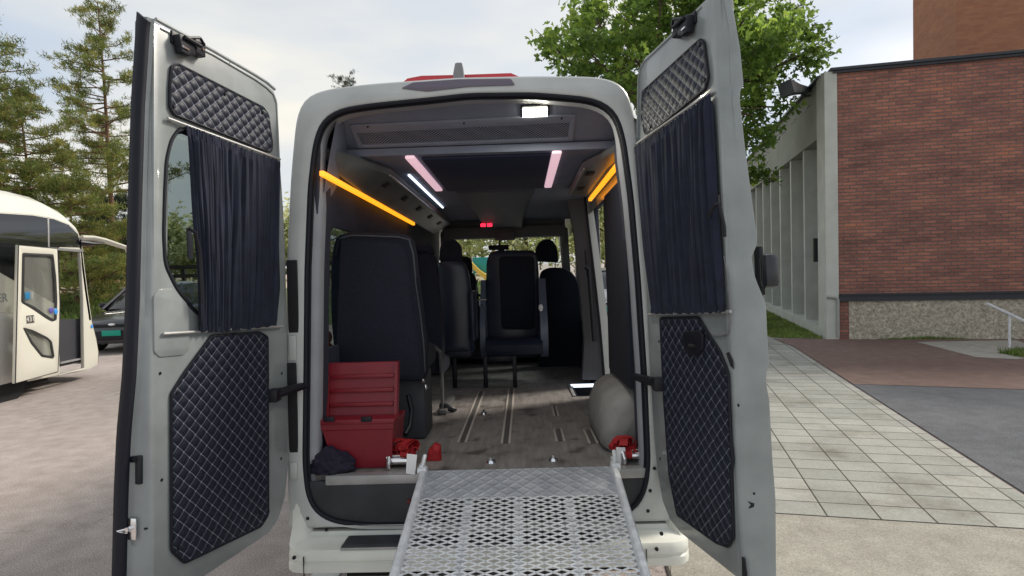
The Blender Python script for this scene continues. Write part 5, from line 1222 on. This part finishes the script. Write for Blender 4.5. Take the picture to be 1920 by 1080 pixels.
# --- broadleaf beside the building, clusters placed in its own 3-D space
MD = 14.0
tb = at(1236, 600, MD); tb.z = 0
mt_ = empty('maple_tree', tb, 'broadleaf tree with a full bright green crown between the van and the brick building', 'tree')
rnd = random.Random(21)
cl_px = [(1095,88,62),(1150,50,70),(1060,112,40),(1125,130,50),(1180,95,60),(1180,10,80),(1240,40,90),(1300,10,95),(1350,70,80),(1245,-50,90),(1400,30,75),(1440,90,60),(1425,150,60),(1480,60,48),(1500,110,40),(1525,92,24),(1405,215,55),(1445,200,32),(1410,275,38),(1415,330,26),(1350,190,80),(1280,160,90),(1200,150,50),(1340,-60,90),(1110,20,36),(1035,85,22),(1090,60,40),(1468,30,40),(1395,120,60),(1165,140,45)]
clusters = []
for x, y, r_ in cl_px:
    dd = rnd.uniform(-1.9, 1.9)*(1 if r_ > 45 else .5); c = at(x, y, MD+dd); clusters.append((c, r_/FPX*MD))
pts = []
for c, r_ in clusters:
    n_sub = max(5, int(r_*r_*34))
    for s in range(n_sub):
        while True:
            v = Vector((rnd.uniform(-1, 1), rnd.uniform(-1, 1), rnd.uniform(-1, 1)))
            if v.length < 1: break
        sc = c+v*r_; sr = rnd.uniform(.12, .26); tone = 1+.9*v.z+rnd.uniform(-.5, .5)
        for _ in range(int(31*sr/.2)):
            w_ = Vector((rnd.gauss(0, .5), rnd.gauss(0, .5), rnd.gauss(0, .32))); pts.append((sc+w_*sr*1.4, tone+.3*w_.z))
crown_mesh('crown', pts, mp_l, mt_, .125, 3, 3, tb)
mb = MB(); fork = at(1222, 300, MD); fork.x = tb.x+.05
mb.tube([tb, tb+Vector((.03, 0, 1.2)), fork], [.19, .15, .13], 12)
for i, (c, r_) in enumerate(clusters):
    s_ = fork.lerp(Vector((fork.x, fork.y, fork.z+1.6)), rnd.random()*.9); mid = s_.lerp(c, .5)+Vector((rnd.uniform(-.2, .2), rnd.uniform(-.2, .2), .12))
    mb.tube([s_, mid, c, c+(c-mid)*.35], [.05, .03, .014, .005], 6)
    for k in range(3): e2 = c+Vector((rnd.uniform(-1, 1), rnd.uniform(-1, 1), rnd.uniform(-.6, .9)))*r_*.8; mb.tube([mid.lerp(c, .6), e2], [.012, .004], 5)
mb.tube([fork, Vector((fork.x, fork.y, fork.z+2.2))], [.11, .05], 8)
lb = [at(1212, 230, MD-.5), at(1192, 180, MD-.8), at(1166, 138, MD-1), at(1150, 90, MD-1)]; mb.tube([fork]+lb, [.11, .09, .075, .055, .03], 8)
pbuild(mb, 'trunk', bark, mt_)
# --- pines
def pine(px, d, top_y, label, seed, spread=1.0, first=.35, mats_=pn_l, dens=1.0, lens=None, trunkm=barkp, needle=.16, tone0=1.0, group=None, z0=0.0, kind='pine_tree'):
    rnd = random.Random(seed); b = at(px, 520, d); top = at(px, top_y, d).z; b.z = z0; H_ = top-z0
    e_ = empty(kind, b, label, 'tree', group)
    mb = MB(); tr = []
    for i in range(9): k = i/8; tr.append(b+Vector((.12*math.sin(k*5+seed)*k, .1*math.cos(k*4), H_*k)))
    mb.tube(tr, [H_*.010*(1-k/8*.93)+.012 for k in range(9)], 8)
    def tpos(k): k = min(max(k, 0), .999)*8; i = int(k); return tr[i].lerp(tr[i+1], k-i)
    cl_ = []
    z = first
    while z < .985:
        prof = lens(z) if lens else (1-z)*.26*H_+.25
        for k in range(rnd.choice((2, 3, 3, 4))):
            a = rnd.uniform(0, 6.283); L_ = prof*rnd.uniform(.55, 1.15)*spread; s = tpos(z+rnd.uniform(-.01, .01)); d_ = Vector((math.cos(a), math.sin(a), 0))
            up = rnd.uniform(.0, .3)+(.5 if z > .85 else 0); p1 = s+d_*L_*.5+Vector((0, 0, L_*.5*up*.5)); p2 = s+d_*L_+Vector((0, 0, L_*up))
            mb.tube([s, p1, p2], [.012+.011*L_, .010+.006*L_, .006], 5)
            nt_ = int(L_*7*dens)+3
            for j in range(nt_):
                f = rnd.uniform(.3, 1.0)**.8; q = s.lerp(p1, f*2) if f < .5 else p1.lerp(p2, f*2-1)
                tw = q+Vector((rnd.uniform(-1, 1), rnd.uniform(-1, 1), rnd.uniform(-.3, .8)))*(.16+.13*L_*(1.2-f)); 
                if rnd.random() < .4: mb.tube([q, tw], [.008, .004], 4)
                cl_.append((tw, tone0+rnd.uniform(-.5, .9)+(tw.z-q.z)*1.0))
        z += rnd.uniform(.018, .036)*(9/H_)**.4
    cl_.append((tr[-1], 1))
    vs_ = []; fs_ = []; mi = []
    for c, tone in cl_:
        for _ in range(int(rnd.uniform(24, 36))):
            d_ = Vector((rnd.gauss(0, 1), rnd.gauss(0, 1), rnd.gauss(.35, .8))).normalized(); o_ = Vector((rnd.gauss(0, .07), rnd.gauss(0, .07), rnd.gauss(0, .05))); w_ = d_.orthogonal().normalized()*needle*.085; L_ = needle*rnd.uniform(.7, 1.3); q = c+o_; b_ = len(vs_)
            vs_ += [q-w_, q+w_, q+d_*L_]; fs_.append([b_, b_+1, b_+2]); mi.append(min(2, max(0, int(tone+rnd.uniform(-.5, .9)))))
    me = bpy.data.meshes.new('crown'); me.from_pydata([tuple(v-b) for v in vs_], [], fs_)
    for m_ in mats_: me.materials.append(m_)
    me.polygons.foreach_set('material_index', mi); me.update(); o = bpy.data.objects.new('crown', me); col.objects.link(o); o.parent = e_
    pbuild(mb, 'trunk', trunkm, e_); return e_
pine(215, 25, 4, 'tall airy pine with an orange-brown trunk, highest against the sky behind the coach', 11, lens=lambda z: (.45+2.3*max(0, min(1, (1-z)/.45))) if z > .3 else 1.6, first=.40, dens=.85)
pine(66, 22, 168, 'dense green pine in front of the tall airy pine, above the coach roof', 12, lens=lambda z: .5+2.0*min(1, (1-z)/.4), first=.3, dens=.7, tone0=1.1)
pine(-34, 20, -60, 'pine at the left edge whose branches reach into the top left corner', 13, lens=lambda z: .8+2.0*min(1, (1-z)/.5), first=.35, dens=.8, tone0=.9)
pine(140, 21, 345, 'lower green pine filling the gap between the coach roof and the open left door', 16, lens=lambda z: .5+1.9*min(1, (1-z)/.4), first=.18, dens=1.1, tone0=1.0)
pine(212, 34, 380, 'small dark bluish conifer beside the open left door, beyond the path', 14, lens=lambda z: 1.1+1.9*min(1, (1-z)/.5), first=.1, dens=1.7, mats_=dk_l, trunkm=bark, z0=1.0)
pine(660, 48, 146, 'slender conifer whose tip shows just above the van roof', 15, lens=lambda z: .9+2*(1-z), first=.2, dens=.5, mats_=dk_l, trunkm=bark, z0=1.0)
# --- far broadleaf trees, each its own object
def far_tree(px, d, top_y, rad, label, seed, z0=1.0, mats_=fr_l, base_y=None):
    rnd = random.Random(seed); b = at(px, 520, d); top = at(px, top_y, d).z; b.z = z0; H_ = top-z0; e_ = empty('broadleaf_tree', b, label, 'tree', 'trees beyond the path')
    pts = []; mb = MB(); mb.tube([b, b+Vector((0.1, 0, H_*.45)), b+Vector((0, 0, H_*.85))], [.22, .15, .05], 7); nb = 26
    for i in range(nb):
        th = rnd.uniform(0, 6.3); k = rnd.random(); rr_ = rad*math.sin(math.pi*(.15+.8*k))**.7*rnd.uniform(.35, 1); c = b+Vector((math.cos(th)*rr_, math.sin(th)*rr_, H_*(.16+.80*k))); cr_ = rad*rnd.uniform(.25, .42)
        mb.tube([b+Vector((0, 0, H_*(.15+.5*k))), c], [.06, .02], 5)
        for _ in range(48):
            v = Vector((rnd.gauss(0, .5), rnd.gauss(0, .5), rnd.gauss(0, .4))); 
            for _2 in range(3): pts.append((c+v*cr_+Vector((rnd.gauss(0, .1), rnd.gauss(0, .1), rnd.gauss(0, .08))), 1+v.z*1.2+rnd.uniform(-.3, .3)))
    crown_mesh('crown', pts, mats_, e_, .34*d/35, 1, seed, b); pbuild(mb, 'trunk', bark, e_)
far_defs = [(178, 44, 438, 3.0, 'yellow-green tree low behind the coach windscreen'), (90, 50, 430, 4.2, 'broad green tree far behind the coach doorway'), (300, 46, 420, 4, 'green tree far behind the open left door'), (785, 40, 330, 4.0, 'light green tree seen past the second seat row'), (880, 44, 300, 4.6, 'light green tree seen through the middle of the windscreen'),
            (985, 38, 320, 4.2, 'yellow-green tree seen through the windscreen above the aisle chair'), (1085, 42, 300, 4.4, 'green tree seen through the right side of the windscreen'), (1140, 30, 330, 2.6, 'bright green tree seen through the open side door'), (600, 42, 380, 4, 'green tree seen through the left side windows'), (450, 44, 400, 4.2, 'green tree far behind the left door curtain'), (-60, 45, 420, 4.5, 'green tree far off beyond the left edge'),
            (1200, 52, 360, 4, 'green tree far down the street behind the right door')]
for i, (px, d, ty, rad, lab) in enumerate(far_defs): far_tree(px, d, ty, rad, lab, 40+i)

# =============================================================== COACH
XB = -7.227
def B(px, py, dx=0.0): p = hit(CAM, ray(px, py), Vector((XB+dx, 0, 0)), Vector((1, 0, 0))); return (p.y, p.z)
bus = empty('coach', (XB-1.25, 4.5, 0), 'white coach with dark windows and its front door swung open, parked at the left', 'coach')
busw = mat('coach_paint', (.70, .68, .59), .3, coat=.5, var=.03, vscale=1.5)
busg = mat('coach_lower_paint', (.55, .54, .52), .35, coat=.3)
glb = mat('coach_black_glass', (.012, .013, .015), .04, spec=.7)
def bfix(o, parent=None): o.data.transform(Matrix.Translation(-bus.location)); o.parent = parent or bus; return o
PB_ = lambda dx=0.0: (lambda a, b, c: Vector((XB+dx+c, a, b)))
YS = -1.8
eave = [B(0,398), B(60,402), B(100,409), B(128,420), B(147,436)]
side = [(YS, .22), (YS, eave[0][1])]+eave+[B(153,452), B(157,490), B(164,545), B(172,600), B(181,636), B(185,660), B(184,684), B(165,694), B(108,704), B(0,727)]
doorh = [B(112,468), B(150,468), B(153,505), B(156,560), B(158,690), B(112,702)]
arch = [(B(-4, 0)[0]+.55*math.cos(a)-.55, .52+.55*math.sin(a)) for a in [k*math.pi/12 for k in range(13)]]
o = bfix(plate('body', side, [doorh], PB_(), busw, .06, .012))
bodyo = o
o = bfix(plate('body_far_side', side, [], PB_(-2.5), busw, .06, .012))
# front: cowl loft between the two sides, with windscreen opening
fr_pts = [B(153,452), B(157,490), B(164,545), B(172,600), B(181,636), B(185,660), B(184,684)]
def frow(p, bul): 
    y, z = p; return [Vector((XB-x, y+bul*math.sin(math.pi*x/2.5)**.6, z)) for x in [0.0, .08, .25, .6, 1.25, 1.9, 2.25, 2.42, 2.5]]
rows_ = [frow(p, .28) for p in fr_pts]; n9 = 9
vs_ = [v for r_ in rows_[3:] for v in r_]; fs_ = [[i*n9+k, i*n9+k+1, (i+1)*n9+k+1, (i+1)*n9+k] for i in range(3) for k in range(8)]
bfix(meshobj('front_cowl', vs_, fs_, busw, None, ang=60))
vs_ = [v for r_ in rows_[:4] for v in r_[1:8]]; fs_ = [[i*7+k, i*7+k+1, (i+1)*7+k+1, (i+1)*7+k] for i in range(3) for k in range(6)]
bfix(meshobj('windscreen', vs_, fs_, gl_clear, None, ang=60))
mb = MB()
for s in (0, 7): mb.rings([[r_[s]+Vector((0, .0, 0)), r_[s+1]+Vector((0, .0, 0)), r_[s+1]-Vector((0, .06, 0)), r_[s]-Vector((0, .06, 0))] for r_ in rows_[:4]])
bfix(mb.build('front_pillar', busw, None))
# roof
sil = [(0,352), (42,357), (84,368), (118,386), (143,410)]
def roofsec(ev, apz, y): 
    e = Vector((XB, ev[0], ev[1])); h = apz-ev[1]; return [e]+[Vector((XB-dx, y+(0), ev[1]+h*k)) for dx, k in ((.05, .28), (.16, .52), (.36, .75), (.7, .93), (1.25, 1.0), (1.8, .93), (2.14, .75), (2.34, .52), (2.45, .28))]+[Vector((XB-2.5, ev[0], ev[1]))]
secs = []
for ev, sp in zip(eave, sil):
    ap = hit(CAM, ray(*sp), Vector((XB-.55, 0, 0)), Vector((1, 0, 0))).z; secs.append(roofsec(ev, ap+.03, ev[0]))
secs.insert(0, [Vector((v.x, YS, v.z)) for v in secs[0]])
last = secs[-1]; e5 = B(153, 452); secs.append([Vector((XB-1.25+(v.x-XB+1.25)*.99, e5[0]+.28*math.sin(math.pi*min(1, max(0, (XB-v.x)/2.5)))**.6, e5[1]+(v.z-last[0].z)*.15)) for v in last])
n_ = len(secs[0]); vs_ = [v for s in secs for v in s]; fs_ = [[i*n_+k, i*n_+k+1, (i+1)*n_+k+1, (i+1)*n_+k] for i in range(len(secs)-1) for k in range(n_-1)]
ro = bfix(meshobj('roof', vs_, fs_, busw, None, ang=70))
mb = MB(); a = secs[0][3]; mb.boxp((XB-.75, 5.0, secs[1][4].z-.02), (XB-.35, 8.75, secs[1][4].z+.05), .03); bfix(mb.build('roof_hatch', busw, None), ro)
# dark window band
zb = B(0, 511)[1]
band = [(YS+.2, zb), (YS+.2, eave[0][1]-.02)]+[(y, z-.015) for y, z in eave[:4]]+[B(146,439), B(150,464), B(111,463), B(111,574), B(34,530), B(0,511)]
bfix(plate('side_window', band, [], PB_(.006), glb, .005, .001))
mb = MB(); pt = [B(88,408), B(91,408), B(92,463), B(89,463)]; bfix(plate('window_seam', pt, [], PB_(.010), alu, .003, .0008))
bfix(plate('door_header', [B(88,463), B(155,468), B(155,473), B(88,468)], [], PB_(.012), trimg, .01, .002))
bfix(plate('body_crease', [(YS, .83+.02), B(0,585), B(34,586), B(34,588), B(0,587), (YS, .83)], [], PB_(.004), busg, .003, .0005))
bfix(plate('lower_panel', [B(-200,640), B(2,590), B(26,592), B(24,716), B(0,722), B(-200,760)], [], PB_(.005), busg, .004, .001))
# open plug door, outside the body
dx_ = .20
def DB(*p): return B(*p, dx_)
dpanel = [DB(34,459), DB(108,465), DB(111,520), DB(113,570), DB(112,640), DB(109,698), DB(28,719)]
w1 = [DB(42,474), DB(100,477), DB(105,520), DB(107,560), DB(106,600), DB(98,603), DB(88,598), DB(62,580), DB(40,567)]
w2 = [DB(43,614), DB(62,619), DB(88,632), DB(97,640), DB(102,669), DB(98,672), DB(78,669), DB(58,644)]
dr_o = bfix(plate('front_door', dpanel, [round_poly(w1, .03), round_poly(w2, .03)], PB_(dx_), busw, .045, .008))
blackf = mat('door_black_frame', (.03, .03, .032), .35)
def ring_plate(name, poly, d, m, parent, off, rnd=True):
    inner = round_poly([tuple(p) for p in inset([Vector(p) for p in poly], d)], .03 if rnd else .001); return bfix(plate(name, round_poly(poly, .03) if rnd else poly, [inner], PB_(off), m, .008, .002), parent)
ring_plate('window_frame', w1, .045, blackf, dr_o, dx_+.006); ring_plate('window_frame', w2, .035, blackf, dr_o, dx_+.006)
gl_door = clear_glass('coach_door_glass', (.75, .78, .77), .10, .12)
t_ = gl_door.node_tree; df_ = t_.nodes.new('ShaderNodeBsdfDiffuse'); df_.inputs['Color'].default_value = (.42, .41, .37, 1); m2_ = t_.nodes.new('ShaderNodeMixShader'); m2_.inputs[0].default_value = .22; old_ = t_.nodes['Mix Shader']  # grey diffuse mixed into the pane stands in for its pale reflection
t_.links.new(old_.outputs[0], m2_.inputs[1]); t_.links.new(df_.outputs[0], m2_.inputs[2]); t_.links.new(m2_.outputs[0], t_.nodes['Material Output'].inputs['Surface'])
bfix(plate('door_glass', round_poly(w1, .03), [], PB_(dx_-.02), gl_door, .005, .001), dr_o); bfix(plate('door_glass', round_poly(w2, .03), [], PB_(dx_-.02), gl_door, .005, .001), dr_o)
ring_plate('door_edge', dpanel, .016, blackf, dr_o, dx_+.004, rnd=False)
mb = MB(); a = DB(46,548); mb.boxp((XB+dx_+.001, a[0], DB(55,561)[1]), (XB+dx_+.005, DB(56,548)[0], a[1]), .001); bfix(mb.build('blue_sticker', mat('sticker_blue', (.02, .18, .36), .4), None), dr_o)
mb = MB(); p = DB(96,582); mb.ell((XB+dx_+.0, p[0], p[1]), (.012, .045, .05), 8); bfix(mb.build('round_sticker', mat('sticker_violet', (.12, .09, .35), .4), None), dr_o)
mb = MB(); p = DB(104,584); mb.ell((XB+dx_+.004, p[0], p[1]), (.012, .04, .05), 8); bfix(mb.build('round_sticker', mat('sticker_sky', (.05, .30, .75), .4), None), dr_o)
a = DB(49,592); b_ = DB(64,605); mb = MB(); mb.boxp((XB+dx_+.001, a[0], b_[1]), (XB+dx_+.005, b_[0], a[1])); bfix(mb.build('number_plate', mat('number_grey', (.09, .085, .08), .5), None), dr_o)
Mt = Matrix.Translation(Vector((XB+dx_+.006, (a[0]+b_[0])/2, (a[1]+b_[1])/2))) @ Matrix(((0, 0, 1, 0), (1, 0, 0, 0), (0, 1, 0, 0), (0, 0, 0, 1)))
bfix(textmesh('number_text', '431', .10, Mt, mat('number_white', (.7, .68, .62), .5), None), dr_o)
c = B(9, 556); Mt = Matrix.Translation(Vector((XB+.006, c[0]-.12, c[1]-.02))) @ Matrix(((0, 0, 1, 0), (1, 0, 0, 0), (0, 1, 0, 0), (0, 0, 0, 1)))
bfix(textmesh('side_lettering', 'TIER', .17, Mt, mat('letter_grey', (.33, .34, .34), .5), None))
# doorway interior
mb = MB(); yy0, yy1 = B(113, 600)[0], B(158, 600)[0]
mb.boxp((XB-2.3, 2, .30), (XB-.08, yy1+.05, .34)); mb.boxp((XB-2.3, 1.5, 0.34), (XB-.9, yy0-.12, 1.05)); mb.boxp((XB-.9, yy0-.2, .34), (XB-.07, yy0-.14, 2.2))
mb.boxp((XB-2.3, 1.5, 2.35), (XB-.08, yy1, 2.42)); bfix(mb.build('interior', mat('coach_interior', (.035, .035, .042), .8), None))
mb = MB(); dz = B(140, 598)[1]; mb.rings([[Vector((x, y, z)) for y, z in ((yy1-.5, .34), (yy1-.55, dz-.05), (yy1-.45, dz+.02), (yy1+.05, dz-.02), (yy1+.08, .34))] for x in (XB-2.3, XB-.10)]); mb.cyl((XB-.5, yy1-.55, .34), (XB-.5, yy1-.55, dz), .26, n=20)
mb.cyl((XB-.5, yy1-.55, .82), (XB-.5, yy1-.55, .85), .275, n=20); bfix(mb.build('dashboard', mat('coach_dash', (.045, .046, .055), .45), None, ang=30))
mb = MB(); h0 = Vector((XB-.1, yy0+.12, .75)); mb.tube([Vector((XB-.12, yy0+.03, dz+.02)), Vector((XB-.14, yy0+.12, dz-.1)), Vector((XB-.16, yy0+.17, .9)), Vector((XB-.2, yy0+.3, .78)), Vector((XB-.3, yy0+.5, .76))], .02, 8); bfix(mb.build('grab_rail', trimg, None))
mb = MB(); mb.boxp((XB-.35, yy0+.02, .345), (XB-.05, yy1-.05, .37)); bfix(mb.build('step', alu, None))
mb = MB(); mb.boxp((XB-.55, yy1-.6, 2.02), (XB-.2, yy1-.25, 2.16), .02); bfix(mb.build('sun_visor', blackp, None))
# mirror arm
a = Vector((XB+.02, B(150, 447)[0], B(150, 447)[1])); m1 = hit(CAM, ray(195, 451), Vector((XB+.14, 0, 0)), Vector((1, 0, 0))); m2 = hit(CAM, ray(238, 465), Vector((XB+.25, 0, 0)), Vector((1, 0, 0)))
mb = MB(); mb.tube([a, a.lerp(m1, .5)+Vector((0, 0, .02)), m1, m2, m2+Vector((0, .05, -.1))], [.07, .06, .055, .045, .04], 8, flat=.55); bfix(mb.build('mirror_arm', busw, None))
mb = MB(); mb.box(m2+Vector((0, .08, -.28)), (.10, .10, .34), bev=.03); bfix(mb.build('mirror', blackp, None))
mb = MB(); mb.tube([a+Vector((-.03, 0, -.06)), a.lerp(m1, .5)+Vector((0, 0, -.07)), m1+Vector((0, 0, -.05))], [.05, .03, .01], 8); bfix(mb.build('mirror_root', blackp, None))
for y in (B(-18, 600)[0], .3):
    for x in (XB-.16, XB-2.34):
        mb = MB(); mb.rings([[Vector((x+dx, y+r_*math.cos(2*math.pi*k/28), .5+r_*math.sin(2*math.pi*k/28))) for k in range(28)] for dx, r_ in ((-.14, .3), (-.14, .46), (-.1, .5), (.1, .5), (.14, .46), (.14, .3))]); wo = bfix(mb.build('wheel', rubber, None, ang=40))
        mb = MB(); mb.rings([[Vector((x+dx, y+r_*math.cos(2*math.pi*k/24), .5+r_*math.sin(2*math.pi*k/24))) for k in range(24)] for dx, r_ in ((-.142, .29), (-.08, .2), (.08, .2), (.142, .29))]); bfix(mb.build('rim', alu, None), wo)
    mb = MB(); mb.rings([[Vector((XB+dx, y+r_*math.cos(2*math.pi*k/28), .5+r_*math.sin(2*math.pi*k/28))) for k in range(28)] for dx, r_ in ((.001, .62), (.004, .62), (.004, .01))]); bfix(mb.build('wheel_arch', darkgap, None))
mb = MB(); mb.boxp((XB-2.4, YS+.3, .12), (XB-.15, 9.3, .28)); bfix(mb.build('underbody', darkgap, None))
mb = MB(); p = B(172, 612); mb.ell((XB+.004, p[0], p[1]), (.006, .03, .035), 6); bfix(mb.build('door_badge', MATS['sticker_sky'], None))

# =============================================================== CARS
def car(loc, rz, paint, label, plate_col=(.0, .33, .24), group=None):
    e_ = empty('parked_car', loc, label, 'car', group); e_.rotation_euler = (0, 0, rz)
    mb = MB(); st = [(-.02, .62, .34, .60), (.03, .74, .22, .68), (.20, .84, .20, .76), (.75, .88, .20, .88), (1.25, .90, .20, .96), (2.6, .91, .20, .99), (3.7, .90, .22, 1.0), (4.1, .84, .25, .95), (4.22, .74, .34, .85)]
    mb.rings([[Vector((x*w_, y, z)) for x, z in ((-.80, z0), (-.97, z0+.06), (-1, (z0+z1)/2), (-.97, z1-.10), (-.80, z1-.02), (0, z1+.015), (.80, z1-.02), (.97, z1-.10), (1, (z0+z1)/2), (.97, z0+.06), (.80, z0))] for y, w_, z0, z1 in st])
    body = mb.build('body', paint, e_, ang=40)
    mb = MB(); st = [(1.02, .72, .90, .93), (1.45, .72, .9, 1.22), (1.85, .64, .9, 1.46), (2.5, .62, .9, 1.50), (3.2, .61, .9, 1.46), (3.75, .68, .9, 1.20), (4.05, .72, .9, .95)]
    mb.rings([[Vector((x, y, z)) for x, z in ((-.80, .92), (-w_, z1-.03), (-w_*.8, z1), (w_*.8, z1), (w_, z1-.03), (.80, .92))] for y, w_, z0, z1 in st]); mb.build('cabin_glass', glb, e_, ang=40)
    mb = MB(); mb.rings([[Vector((x, y, z+.008)) for x, z in ((-w_-.01, z1-.04), (-w_*.8, z1+.003), (w_*.8, z1+.003), (w_+.01, z1-.04), (w_*.7, z1-.05), (-w_*.7, z1-.05))] for y, w_, z1 in ((1.80, .645, 1.445), (2.5, .62, 1.50), (3.25, .61, 1.455))]); mb.build('roof', paint, e_, ang=40)
    mb = MB()
    for s in (-1, 1): mb.tube([Vector((s*.80, 1.0, .93)), Vector((s*.70, 1.45, 1.22)), Vector((s*.63, 1.85, 1.46))], .028, 6); mb.tube([Vector((s*.80, 4.02, .96)), Vector((s*.68, 3.72, 1.22)), Vector((s*.6, 3.25, 1.45))], .04, 6)
    mb.build('roof_pillar', paint, e_)
    for s in (-1, 1):
        mb = MB(); mb.ell((s*.66, .10, .66), (.17, .10, .075), 8); mb.build('headlight', mat('headlight_glass', (.55, .57, .58), .1), e_)
        mb = MB(); mb.ell((s*.98, 1.35, 1.0), (.10, .07, .07), 8); mb.build('wing_mirror', blackp, e_)
        for y in (.82, 3.45):
            mb = MB(); mb.rings([[Vector((s*.82+dx, y+r_*math.cos(2*math.pi*k/24), .32+r_*math.sin(2*math.pi*k/24))) for k in range(24)] for dx, r_ in ((-.1, .2), (-.1, .30), (-.07, .32), (.07, .32), (.1, .30), (.1, .2))]); wo = mb.build('wheel', rubber, e_, ang=40)
            mb = MB(); mb.rings([[Vector((s*.82+dx, y+r_*math.cos(2*math.pi*k/20), .32+r_*math.sin(2*math.pi*k/20))) for k in range(20)] for dx, r_ in ((-.102, .2), (-.05, .1), (.05, .1), (.102, .2))]); mb.build('rim', alu, wo)
    mb = MB(); mb.box((0, -.035, .40), (1.1, .06, .20), bev=.03); mb.box((0, -.03, .62), (.8, .03, .07), bev=.01); mb.build('grille', blackp, e_)
    mb = MB(); mb.ell((0, -.05, .645), (.075, .012, .028), 8); mb.build('badge', chrome, e_)
    mb = MB(); mb.box((0, -.075, .46), (.40, .012, .12), bev=.003); mb.build('licence_plate', mat('plate_green', plate_col, .5), e_)
    return e_
cdark = mat('car_dark_grey', (.022, .024, .03), .25, coat=.8); cgr = mat('car_silver', (.30, .31, .33), .3, coat=.6)
p = at(211, 600, 13.2); car((p.x, 13.2, 0), R(4), cdark, 'dark grey parked car with a green licence plate in front of the coach')
car((2.1, 15.8, 0), R(-11), cgr, 'silver car parked beyond the open side door of the van')
# =============================================================== PLAY AREA
def play_frame(x, y, z, label, cols, seed):
    e_ = empty('climbing_frame', (x, y, z), label, 'climbing frame'); rnd = random.Random(seed)
    for i in range(4):
        mb = MB(); xx = (-1.2 if i % 2 else 1.2); yy = (-.7 if i < 2 else .7); mb.cyl((xx, yy, 0), (xx, yy, 1.7), .06, n=8); mb.build('post', cols[0], e_)
    for z_ in (.6, 1.25):
        mb = MB(); mb.box((0, -.7, z_), (2.4, .06, .14)); mb.box((0, .7, z_), (2.4, .06, .14)); mb.build('beam', cols[1], e_)
    mb = MB(); mb.box((0, 0, .8), (2.3, 1.3, .06)); mb.build('platform', cols[2], e_)
pc_ = [mat('play_orange', (.55, .24, .08), .5), mat('play_blue', (.12, .28, .50), .5), mat('play_grey', (.45, .47, .5), .6), mat('play_yellow', (.80, .55, .10), .5), mat('play_teal', (.02, .30, .33), .5), mat('play_green', (.15, .33, .16), .6)]
for i, (px, lab, cs) in enumerate([(150, 'orange and blue climbing frame seen through the coach windscreen', (0, 1, 2)), (178, 'climbing frame with orange posts just right of the coach front', (0, 2, 1)), (222, 'grey and blue climbing frame beside the open left door', (2, 1, 0)), (118, 'yellow climbing frame seen through the coach doorway', (3, 0, 5))]):
    q = at(px, 500, 34+i*1.2); play_frame(q.x, 34+i*1.2, 1.05, lab, [pc_[c] for c in cs], i)
q = at(902, 505, 24); e_ = empty('playground_slide', (q.x, 24, 1.02), 'yellow playground slide under a teal panel, seen through the windscreen', 'slide')
def wr(p): return p-e_.location
mb = MB(); a = at(884, 496, 24); b_ = at(915, 527, 24); mb.rings([[wr(v)+Vector((0, dy, dz)) for dy, dz in ((-.25, .12), (-.22, -.1), (.22, -.1), (.25, .12))] for v in (a, a.lerp(b_, .5), b_+Vector((.1, 0, .02)), b_+Vector((.5, 0, -.05)))]); mb.build('chute', pc_[3], e_)
mb = MB(); a = at(886, 483, 24.3); b_ = at(918, 512, 24.3); mb.boxp(wr(a), wr(b_)+Vector((0, .06, 0)), .02); mb.build('panel', pc_[4], e_)
mb = MB()
for px in (888, 914): v = at(px, 512, 24.3); mb.cyl(wr(Vector((v.x, 24.3, 1.02))), wr(Vector((v.x, 24.3, v.z))), .05, n=8)
mb.build('post', pc_[4], e_)

# =============================================================== separate pieces that merely share a mesh
def split_parts(names, gap=.006):
    for o in [o for o in bpy.data.objects if o.type == 'MESH' and o.name.split('.')[0] in names and o.parent]:
        me = o.data; n = len(me.vertices); par = list(range(n))
        def find(a):
            while par[a] != a: par[a] = par[par[a]]; a = par[a]
            return a
        for e in me.edges: par[find(e.vertices[0])] = find(e.vertices[1])
        isl = {}
        for v in me.vertices: isl.setdefault(find(v.index), []).append(v.index)
        grp = []
        for vs_ in isl.values():
            cs = [me.vertices[i].co for i in vs_]; lo_ = [min(c[k] for c in cs)-gap for k in range(3)]; hi_ = [max(c[k] for c in cs)+gap for k in range(3)]; grp.append([lo_, hi_, set(vs_)])
        ch = True
        while ch:
            ch = False
            for i in range(len(grp)):
                for j in range(i+1, len(grp)):
                    a, b = grp[i], grp[j]
                    if all(a[0][k] <= b[1][k] and b[0][k] <= a[1][k] for k in range(3)):
                        grp[i] = [[min(a[0][k], b[0][k]) for k in range(3)], [max(a[1][k], b[1][k]) for k in range(3)], a[2] | b[2]]; del grp[j]; ch = True; break
                if ch: break
        if len(grp) < 2: continue
        for g in grp[1:]:
            c = o.copy(); c.data = me.copy(); col.objects.link(c); bm = bmesh.new(); bm.from_mesh(c.data); bm.verts.ensure_lookup_table()
            bmesh.ops.delete(bm, geom=[v for v in bm.verts if v.index not in g[2]], context='VERTS'); bm.to_mesh(c.data); bm.free()
        bm = bmesh.new(); bm.from_mesh(me); bm.verts.ensure_lookup_table(); bmesh.ops.delete(bm, geom=[v for v in bm.verts if v.index not in grp[0][2]], context='VERTS'); bm.to_mesh(me); bm.free()
split_parts({'seat_belt', 'ramp_hinge', 'front_pillar', 'curtain_rail', 'seat_leg', 'parking_sensor', 'frame_plug', 'grille_screw', 'clip_slot', 'side_rail', 'screw', 'warning_light', 'ramp_bearer', 'pillar_recess', 'roof_pillar', 'rack_clip', 'headrest_post', 'seat_frame', 'post', 'beam', 'underbody', 'wall', 'fascia_slot', 'floor_rail', 'grab_handle', 'wall_rail', 'latch_bolt', 'curtain_tie', 'table_bracket', 'edge_catch', 'quilt_stud'})

# joints and stains that belong to the ground
sheet('concrete_joint', [G(1243, 1046), G(1247, 1046), G(1262, 1090), G(1256, 1090)], .010, mat('joint_dark', (.06, .055, .045), .9))
